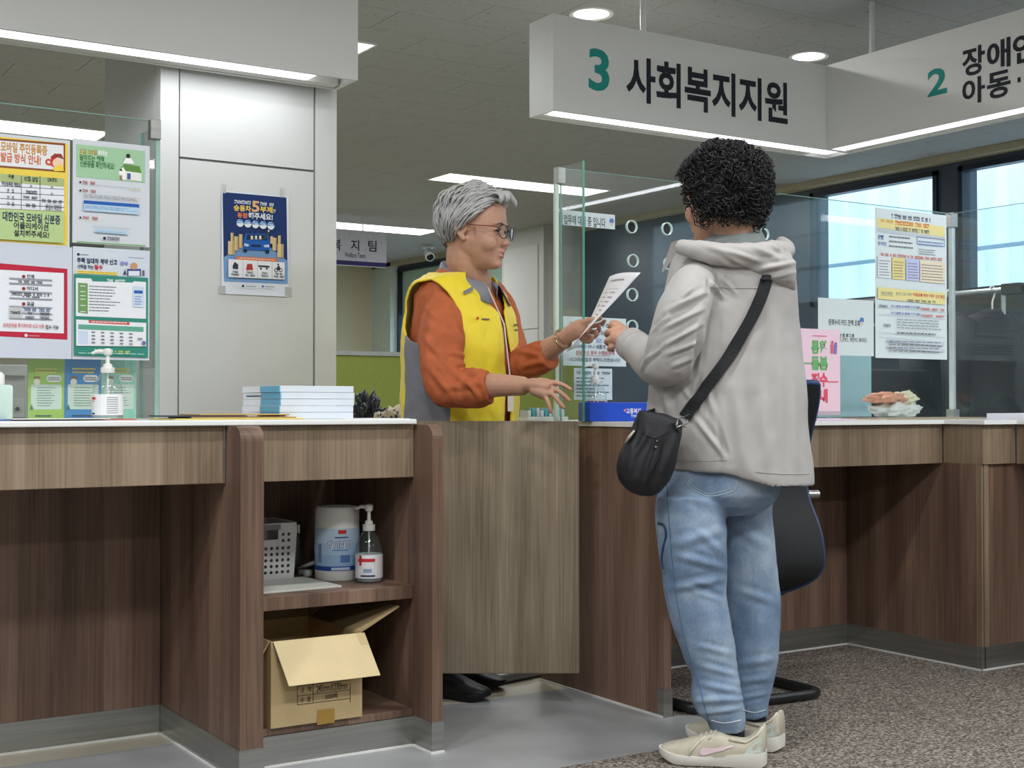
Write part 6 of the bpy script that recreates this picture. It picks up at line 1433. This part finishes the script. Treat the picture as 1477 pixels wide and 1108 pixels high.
# jacket
JK = M('grey_jacket', (176,173,170), .62, var=.03, scale=8, bump=.10, bscale=600, sheen=.1); JK2 = M('sage_lining', (142,150,148), .7, var=.04, bump=.1, bscale=300)
JT = [(352,1010,1100,.085),(362,982,1128,.105),(380,968,1142,.128),(405,962,1147,.142),(440,956,1150,.150),(480,950,1153,.154),(520,944,1156,.158),(560,937,1160,.163),(610,934,1164,.168),(655,944,1168,.170),(690,958,1171,.170),(699,962,1171,.168)]
mb = MB(); rings = []
for py, l_, r_, hd in cr(JT, 3):
    c = pD((l_+r_)/2, py, KD); hw = (r_-l_)/2*KD/FPX; rg = []
    for j in range(48):
        a = 2*math.pi*j/48; x = math.copysign(abs(math.cos(a))**.88, math.cos(a)); y = math.copysign(abs(math.sin(a))**.88, math.sin(a))
        p = c + RV*hw*x + FV*hd*y
        if py > 640:            # the hem dips towards the back
            q = (p.dot(RV)-c.dot(RV))/hw; s_ = max(0,min(1,(q+.10)/.40)); s_ = s_*s_*(3-2*s_); p = p + ZV*(.040*(1-s_)*min(1,(py-640)/55))
        rg.append(p)
    rings.append(rg)
mb.loft(rings)
limb(mb, [px4(1022,402,3.46,.050), px4(1003,415,3.40,.060), px4(986,445,3.36,.067), px4(976,485,3.345,.066), px4(964,520,3.365,.062), px4(945,521,3.43,.056), px4(926,507,3.50,.049), px4(913,498,3.545,.043), px4(909,496,3.555,.042)], 24, 6)
limb(mb, [px4(1095,392,3.58,.050), px4(1112,410,3.60,.066), px4(1112,470,3.63,.066), px4(1105,520,3.67,.062), px4(1060,518,3.77,.054), px4(1015,503,3.87,.044)], 24, 6)
jf = [(1022,402,1022,420,3,-.006),(1020,420,960,450,5,.007),(1015,445,950,478,4,.006),(1012,468,955,500,4,.006),(1008,492,960,512,4,.005),(1000,515,968,530,4,.004),(1010,470,1000,545,4,-.006),(1025,405,1045,430,4,.006),(1040,398,1062,425,4,.006),(1000,415,975,435,3,.004),
      (965,455,940,480,3,.005),(945,500,925,535,3,.005),(955,500,935,520,3,.005),(1010,540,1003,600,4,-.004),(985,560,1000,580,4,.003),(1000,600,1050,665,5,.006),(1035,610,1050,668,4,-.004),(1090,470,1085,560,10,.005),(1120,450,1128,640,10,.006),(1065,480,1040,560,7,.004),(1060,560,1075,690,9,.006),(1100,580,1110,690,9,.006),(1140,560,1150,690,8,.005),(1020,560,1030,600,5,.004),(960,560,965,600,6,.005)]
jo = remesh(mb, .0048, 3, 'jacket', JK, pk, folds([(a,b,c,d,w_*.8,k*(1.6 if w_ < 7 else .8)) for a,b,c,d,w_,k in jf], 3.40, .0055, 10, 9))
# cuff band and hem
m2 = MB(); limb(m2, [px4(917,501,3.53,.0455), px4(908,495,3.556,.0440)], 24, 3); m2.build('cuff', JK, pk, True)
# hood folded on the shoulders
mb = MB()
limb(mb, [px4(978,356,3.42,.016), px4(1000,360,3.40,.024), px4(1035,366,3.38,.030), px4(1075,368,3.38,.034), px4(1112,366,3.41,.034), px4(1132,362,3.48,.026), px4(1128,352,3.56,.02)], 18, 6, 1.0, (0,0,1))
rg = []
for py, l_, r_, hd, Dc in ((346,1088,1122,.012,3.47),(352,1072,1130,.030,3.45),(364,1050,1138,.050,3.43),(378,1046,1149,.060,3.42),(394,1066,1150,.058,3.42),(408,1090,1149,.048,3.43),(418,1112,1148,.034,3.45),(425,1128,1146,.012,3.46)):
    c = pD((l_+r_)/2,py,Dc); hw = (r_-l_)/2*Dc/FPX; rg.append([c + RV*hw*math.cos(2*math.pi*j/32) + FV*hd*math.sin(2*math.pi*j/32) for j in range(32)])
mb.loft(rg)
remesh(mb, .0045, 4, 'hood', JK, pk, folds([(1012,352,1075,372,4,.004),(1040,372,1090,398,3,-.007),(1060,385,1120,415,3,.005),(1080,352,1135,378,4,.005),(1095,388,1150,378,3,.007),(1100,396,1148,388,3,-.006),(1050,360,1100,380,3,.004),(1110,345,1138,378,3,.004)], 3.36, .004, 16, 2))
# front collar flap seen past the neck, and the lining collar
m2 = MB(); fl_ = [(968,350),(975,347),(1003,345),(990,356),(972,372),(957,392),(954,392)]; vs_ = [pD(x,y,3.60) for x,y in fl_]+[pD(x,y,3.63) for x,y in fl_]; n = len(fl_)
m2.add(vs_, [tuple(range(n)), tuple(range(n,2*n))[::-1]]+[(i,(i+1)%n,(i+1)%n+n,i+n) for i in range(n)]); m2.build('collar_flap', JK, pk)
rg = []
for py, l_, r_, tl in ((362,1008,1106,0),(350,1010,1106,0),(340,1018,1102,.010),(331,1028,1094,.022),(328,1034,1088,.026)):
    c = pD((l_+r_)/2,py,3.50); hw = (r_-l_)/2*3.5/FPX; rg.append([c + RV*hw*math.cos(2*math.pi*j/36) + FV*hw*.95*math.sin(2*math.pi*j/36) + ZV*(tl*math.cos(2*math.pi*j/36-.6)*.5) for j in range(36)])
mb = MB(); mb.loft(rg); remesh(mb, .004, 2, 'lining_collar', JK2, pk, folds([(1030,348,1080,335,4,.003)], 3.45, .004, 18, 4))
# jeans
def denim():
    m = bpy.data.materials.new('light_denim'); m.use_nodes = True; nt = m.node_tree; N = nt.nodes; L = nt.links; b = N['Principled BSDF']; b.inputs['Roughness'].default_value = .85
    tc = N.new('ShaderNodeTexCoord'); n1 = N.new('ShaderNodeTexNoise'); n1.inputs['Scale'].default_value = 9; n1.inputs['Detail'].default_value = 4; L.new(tc.outputs['Object'], n1.inputs['Vector'])
    n2 = N.new('ShaderNodeTexNoise'); n2.inputs['Scale'].default_value = 420; mp = N.new('ShaderNodeMapping'); mp.inputs['Scale'].default_value = (1,1,.25); L.new(tc.outputs['Object'], mp.inputs[0]); L.new(mp.outputs[0], n2.inputs['Vector'])
    mx = N.new('ShaderNodeMath'); mx.operation = 'MULTIPLY_ADD'; mx.inputs[1].default_value = .35; L.new(n2.outputs[0], mx.inputs[0]); L.new(n1.outputs[0], mx.inputs[2])
    r = N.new('ShaderNodeValToRGB'); e = r.color_ramp.elements; e[0].position = .42; e[0].color = srgb(90,112,140); e[1].position = .92; e[1].color = srgb(160,175,190); k = e.new(.66); k.color = srgb(122,144,170)
    L.new(mx.outputs[0], r.inputs[0]); L.new(r.outputs[0], b.inputs['Base Color']); bp = N.new('ShaderNodeBump'); bp.inputs['Strength'].default_value = .25; bp.inputs['Distance'].default_value = .002; L.new(n2.outputs[0], bp.inputs['Height']); L.new(bp.outputs[0], b.inputs['Normal']); return m
DEN = denim()
mb = MB(); rg = []
for py, l_, r_, hd in ((655,970,1140,.125),(690,958,1130,.135),(712,947,1121,.138),(728,956,1112,.115),(742,980,1092,.075)):
    c = pD((l_+r_)/2,py,3.51); hw = (r_-l_)/2*3.51/FPX; rg.append([c + RV*hw*math.cos(2*math.pi*j/40) + FV*hd*math.sin(2*math.pi*j/40) for j in range(40)])
mb.loft(rg)
def leg(rows):
    rg = []
    for py, c_, hw, D in cr(rows, 5): c = pD(c_,py,D); h_ = hw*D/FPX; rg.append([c + RV*h_*math.cos(2*math.pi*j/28) + FV*h_*1.05*math.sin(2*math.pi*j/28) for j in range(28)])
    mb.loft(rg)
leg([(715,997,50,3.46),(745,996,50,3.45),(788,999,50,3.44),(830,1002,47,3.44),(861,1004,45,3.44),(905,1012,42,3.43),(945,1024,38,3.42),(975,1032,34,3.41),(1005,1034,36.5,3.40),(1025,1039,35,3.40),(1042,1048,27,3.39),(1054,1049,24,3.39)])
leg([(715,1072,44,3.58),(750,1074,40,3.58),(800,1079,40,3.58),(850,1083,41,3.58),(896,1085,40,3.58),(950,1083,39,3.57),(990,1081,33,3.56),(1012,1080,28,3.55),(1032,1080,26.5,3.55)])
df = [(955,790,1045,765,6,.004),(970,800,1048,820,5,.005),(965,850,1046,835,5,.006),(990,840,1046,862,4,-.004),(1000,760,1046,800,5,.004),(1000,930,1060,945,4,.003),(1005,960,1066,975,4,.004),(1005,985,1068,1000,4,.005),(1000,1012,1068,1008,4,.006),(1005,1030,1070,1022,3,.004),(1060,760,1110,790,6,.004),(1060,850,1120,870,5,.004),(1060,960,1120,950,5,.004),(1062,985,1112,978,4,.004),(1062,1010,1106,1000,3,.004),(965,700,1040,735,6,.003)]
jn = remesh(mb, .0042, 6, 'jeans', DEN, pk, folds(df, 3.42, .004, 13, 5))
# stitching: side seam, hems and the back pocket, laid on the cloth by nearest point
from mathutils.bvhtree import BVHTree
def bvh(o): return BVHTree.FromPolygons([v.co.copy() for v in o.data.vertices], [tuple(p.vertices) for p in o.data.polygons])
jb = bvh(jn); jkb = bvh(jo)
def onsurf(tree, px, py, off=.001):
    d = pray(px,py)[0].normalized(); h = tree.ray_cast(CAMP, d)
    if h[0] is None:
        h = tree.find_nearest(CAMP+d*3.4)
    return h[0] + h[1]*off
def seam(name, tree, pts, r, mat, par, n=8, off=.0005):
    P = [p[:2] for p in cr([q+(0,) for q in pts], n)]; m2 = MB(); m2.tube([onsurf(tree,*p,off) for p in P], r, 6); return m2.build(name, mat, par, True)
SEAM = M('seam_shadow_blue', (92,116,146), .8); THR = M('white_thread', (206,214,220), .7)
seam('seam', jb, [(962,700),(966,760),(974,850),(990,930),(1008,985),(1018,1025),(1024,1045)], .0016, SEAM, pk, 10)
seam('hem_stitch', jb, [(1026,1039),(1045,1043),(1069,1039)], .0012, THR, pk); seam('hem_stitch', jb, [(1071,1024),(1088,1028),(1104,1024)], .0012, THR, pk)
seam('pocket_stitch', jb, [(996,690),(993,701),(1010,712),(1026,716),(1058,708),(1063,694)], .0013, M('pocket_thread',(170,186,198),.8), pk, 8)
seam('pocket_stitch', jb, [(999,690),(997,699),(1012,709),(1026,712.5),(1055,705)], .0010, M('pocket_thread'), pk, 8)
seam('side_patch', jb, [(950,755),(958,758),(961,772),(957,790),(955,808),(957,820)], .0035, M('navy_cord',(44,66,98),.7), pk, 8, .001)
JSE = M('jacket_seam', (160,158,156), .7)
seam('seam', jkb, [(1024,414),(1060,416),(1095,416)], .0011, JSE, pk); seam('seam', jkb, [(970,664),(1010,665),(1048,664)], .0010, JSE, pk); seam('seam', jkb, [(1090,681),(1130,684),(1168,684)], .0010, JSE, pk)
# socks and trainers
SOCK = M('navy_sock', (24,28,42), .9)
kfoot = -RV*math.cos(math.radians(14)) + FV*math.sin(math.radians(14)); kfoot2 = -RV*math.cos(math.radians(30)) + FV*math.sin(math.radians(30))
for px, py, D in ((1052,1068,3.40),(1084,1045,3.55)):
    m2 = MB(); limb(m2, [px4(px,py-22,D,.038), px4(px,py,D,.039), px4(px+1,py+14,D,.036)], 18, 4); m2.build('sock', SOCK, pk, True)
UPM = M('beige_knit', (188,182,164), .75, var=.08, scale=40, bump=.3, bscale=350); SOL = M('white_foam', (222,220,212), .5, var=.02); MINT = M('mint_mesh', (196,208,200), .7, bump=.3, bscale=350)
for k, (ball, f_) in enumerate(((pZ(1009,1100,.004), kfoot), (pZ(1042,1072,.004), kfoot2))):
    uo, S = shoe(pk, ball, f_, .268, UPM, SOL, 'trainer', 1.08)
    ub = bvh(uo); 
    sx = 1 if k == 0 else 1
    def near(x, y, z, off=.0012):
        q = S(x,y,z); h = ub.find_nearest(q); return h[0]+h[1]*off
    # own left side (towards the hall) is +y for a foot pointing along f
    for side in (1,):
        def strip(name, pts, r, mat, flat=.35): m2 = MB(); m2.tube([near(*p) for p in pts], r, 8, None, 1); return m2.build(name, mat, uo, True)
        # pale swoosh-shaped stripe on the side
        m2 = MB(); top = [(.60,.05,.036),(.56,.05,.046),(.48,.05,.046),(.38,.05,.052),(.24,.05,.068)]; bot = [(.60,.05,.036),(.57,.05,.028),(.48,.05,.034),(.37,.05,.044),(.24,.05,.068)]
        P = [near(*p,.0018) for p in cr(top,5)]; Q = [near(*p,.0018) for p in cr(bot,5)]; m2.loft([[a_,b_] for a_, b_ in zip(P,Q)], None, False, False); m2.build('side_mark', M('pink_pearl',(228,206,212),.35,var=0), uo, True)
        m2 = MB(); P = [near(x,.05,z,.0012) for x, z in ((.015,.040),(.06,.040),(.14,.036),(.20,.033))]; Q = [near(x,.05,z,.0012) for x, z in ((.015,.072),(.06,.080),(.12,.066),(.17,.05))]; m2.loft([[a_,b_] for a_, b_ in zip(P,Q)], None, False, False); m2.build('heel_panel', MINT, uo, True)
    LACE = M('pale_lace', (206,200,188), .7)
    for i in range(4):
        x = .46+.055*i; strip('lace', [(x,-.022,.08),(x+.01,0,.095),(x,.022,.08)], .0024, LACE)
    for s_ in (-1,1): strip('lace', [(.44,0,.10),(.48,s_*.022,.085),(.52,s_*.036,.065)], .0022, LACE)
    strip('toe_seam', [(.70,.05,.026),(.66,.045,.045),(.60,.035,.062),(.55,.025,.07)], .0028, M('pale_overlay',(206,202,186),.6))
    strip('collar_rim', [(.03,.020,.098),(.10,.034,.084),(.20,.036,.072),(.32,.034,.080)], .0035, M('pale_overlay'))
# ---------------------------------------------------------------- shoulder bag
BAGM = M('black_nylon', (24,25,30), .6, var=.08, scale=40, bump=.2, bscale=500)
tb_ = thing('shoulder_bag', pD(935,700,3.32), 'black nylon shoulder bag with a long strap across the grey jacket', 'bag')
mb = MB(); rg = []
BO = [(592,921,930,.012),(597,920,955,.028),(607,915,982,.036),(620,908,984,.040),(640,898,982,.046),(660,890,978,.050),(680,889,972,.050),(695,894,966,.046),(706,904,958,.038),(713,916,950,.026),(716,926,942,.012)]
for py, l_, r_, hd in cr(BO, 3):
    c = pD((l_+r_)/2,py,3.32); hw = (r_-l_)/2*3.32/FPX; rg.append([c + RV*hw*math.copysign(abs(math.cos(2*math.pi*j/36))**.8,math.cos(2*math.pi*j/36)) + FV*hd*math.sin(2*math.pi*j/36) for j in range(36)])
mb.loft(rg)
bo = remesh(mb, .004, 3, 'bag_body', BAGM, tb_, folds([(935,620,915,660,4,.004),(950,640,930,705,4,.006),(960,630,945,690,4,-.004),(915,640,905,690,5,.004),(975,625,960,680,4,.004)], 3.30, .004, 16, 8))
bb = bvh(bo)
# strap: runs over the back of the jacket, under the hood
jkb2 = jkb; ST_ = MB(); SP = [p[:2] for p in cr([(1104,404,0),(1098,425,0),(1085,455,0),(1066,490,0),(1046,522,0),(1024,552,0),(1002,582,0),(988,602,0)], 6)]
L1, L2 = [], []
for i, p in enumerate(SP):
    a = SP[max(i-1,0)]; b = SP[min(i+1,len(SP)-1)]; dx, dy = b[0]-a[0], b[1]-a[1]; l_ = math.hypot(dx,dy); nx, ny = -dy/l_, dx/l_; hw = 8.5
    L1.append(onsurf(jkb, p[0]+nx*hw, p[1]+ny*hw, .005)); L2.append(onsurf(jkb, p[0]-nx*hw, p[1]-ny*hw, .005))
def smooth_line(Ls, it=3):
    for _ in range(it): Ls = [Ls[0]]+[(Ls[i-1]+Ls[i]*2+Ls[i+1])/4 for i in range(1,len(Ls)-1)]+[Ls[-1]]
    return Ls
L1, L2 = smooth_line(L1), smooth_line(L2)
off = Vector(-FV)*.004
ST_.loft([[a, b, b+off, a+off] for a, b in zip(L1, L2)]); ST_.build('strap', M('strap_webbing',(22,23,27),.7,bump=.3,bscale=400), tb_, False)
# front end of the strap over the far shoulder, going down to the bag on the chest side
m2 = MB(); m2.tube([pD(1104,404,3.36), pD(1110,380,3.42), pD(1105,372,3.55), pD(1075,430,3.73), pD(1020,520,3.72), pD(960,590,3.55), pD(925,600,3.36)], .012, 8, None, .25); m2.build('strap', M('strap_webbing'), tb_, True)
# hardware
GUN = M('gunmetal', (150,150,148), .25, .9, var=0)
m2 = MB(); e = [pD(978,604,3.275), pD(994,598,3.29), pD(990,611,3.285), pD(975,617,3.27)]; m2.tube(e+[e[0]], .0022, 8); m2.build('strap_buckle', GUN, tb_, True)
def bagpatch(name, pts, mat, off=.004, th=.003):
    P = [onsurf(bb, x, y, off) for x, y in pts]; Q = [p+Vector(FV)*.012 for p in P]; n = len(P); m2 = MB(); m2.add(P+Q, [tuple(range(n)), tuple(range(n,2*n))[::-1]]+[(i,(i+1)%n,(i+1)%n+n,i+n) for i in range(n)]); return m2.build(name, mat, tb_)
LEA = M('black_leather_tab', (18,18,20), .4)
bagpatch('tab', [(970,612),(980,607),(988,614),(978,624)], LEA); bagpatch('tab', [(944,633),(953,634),(951,650),(942,649)], LEA); bagpatch('tab', [(911,608),(921,605),(920,621),(912,628)], LEA)
for x, y in ((974,614),(984,615),(948,637),(947,646)):
    m2 = MB(); ell(m2, onsurf(bb,x,y,.006), (.003,0,0),(0,.003,0),(0,0,.003), 10, 6); m2.build('rivet', GUN, tb_, True)
m2 = MB(); m2.tube([onsurf(bb,917,622,.006), onsurf(bb,911,632,.008), onsurf(bb,905,640,.006)], [.006,.009,.005], 10, None, .5); m2.build('zip_charm', M('pale_charm',(180,172,158),.3,.3), tb_, True)
seam('seam', bb, [(926,625),(945,632),(963,622)], .0015, LEA, tb_); seam('seam', bb, [(958,632),(946,665),(932,700)], .0015, LEA, tb_)
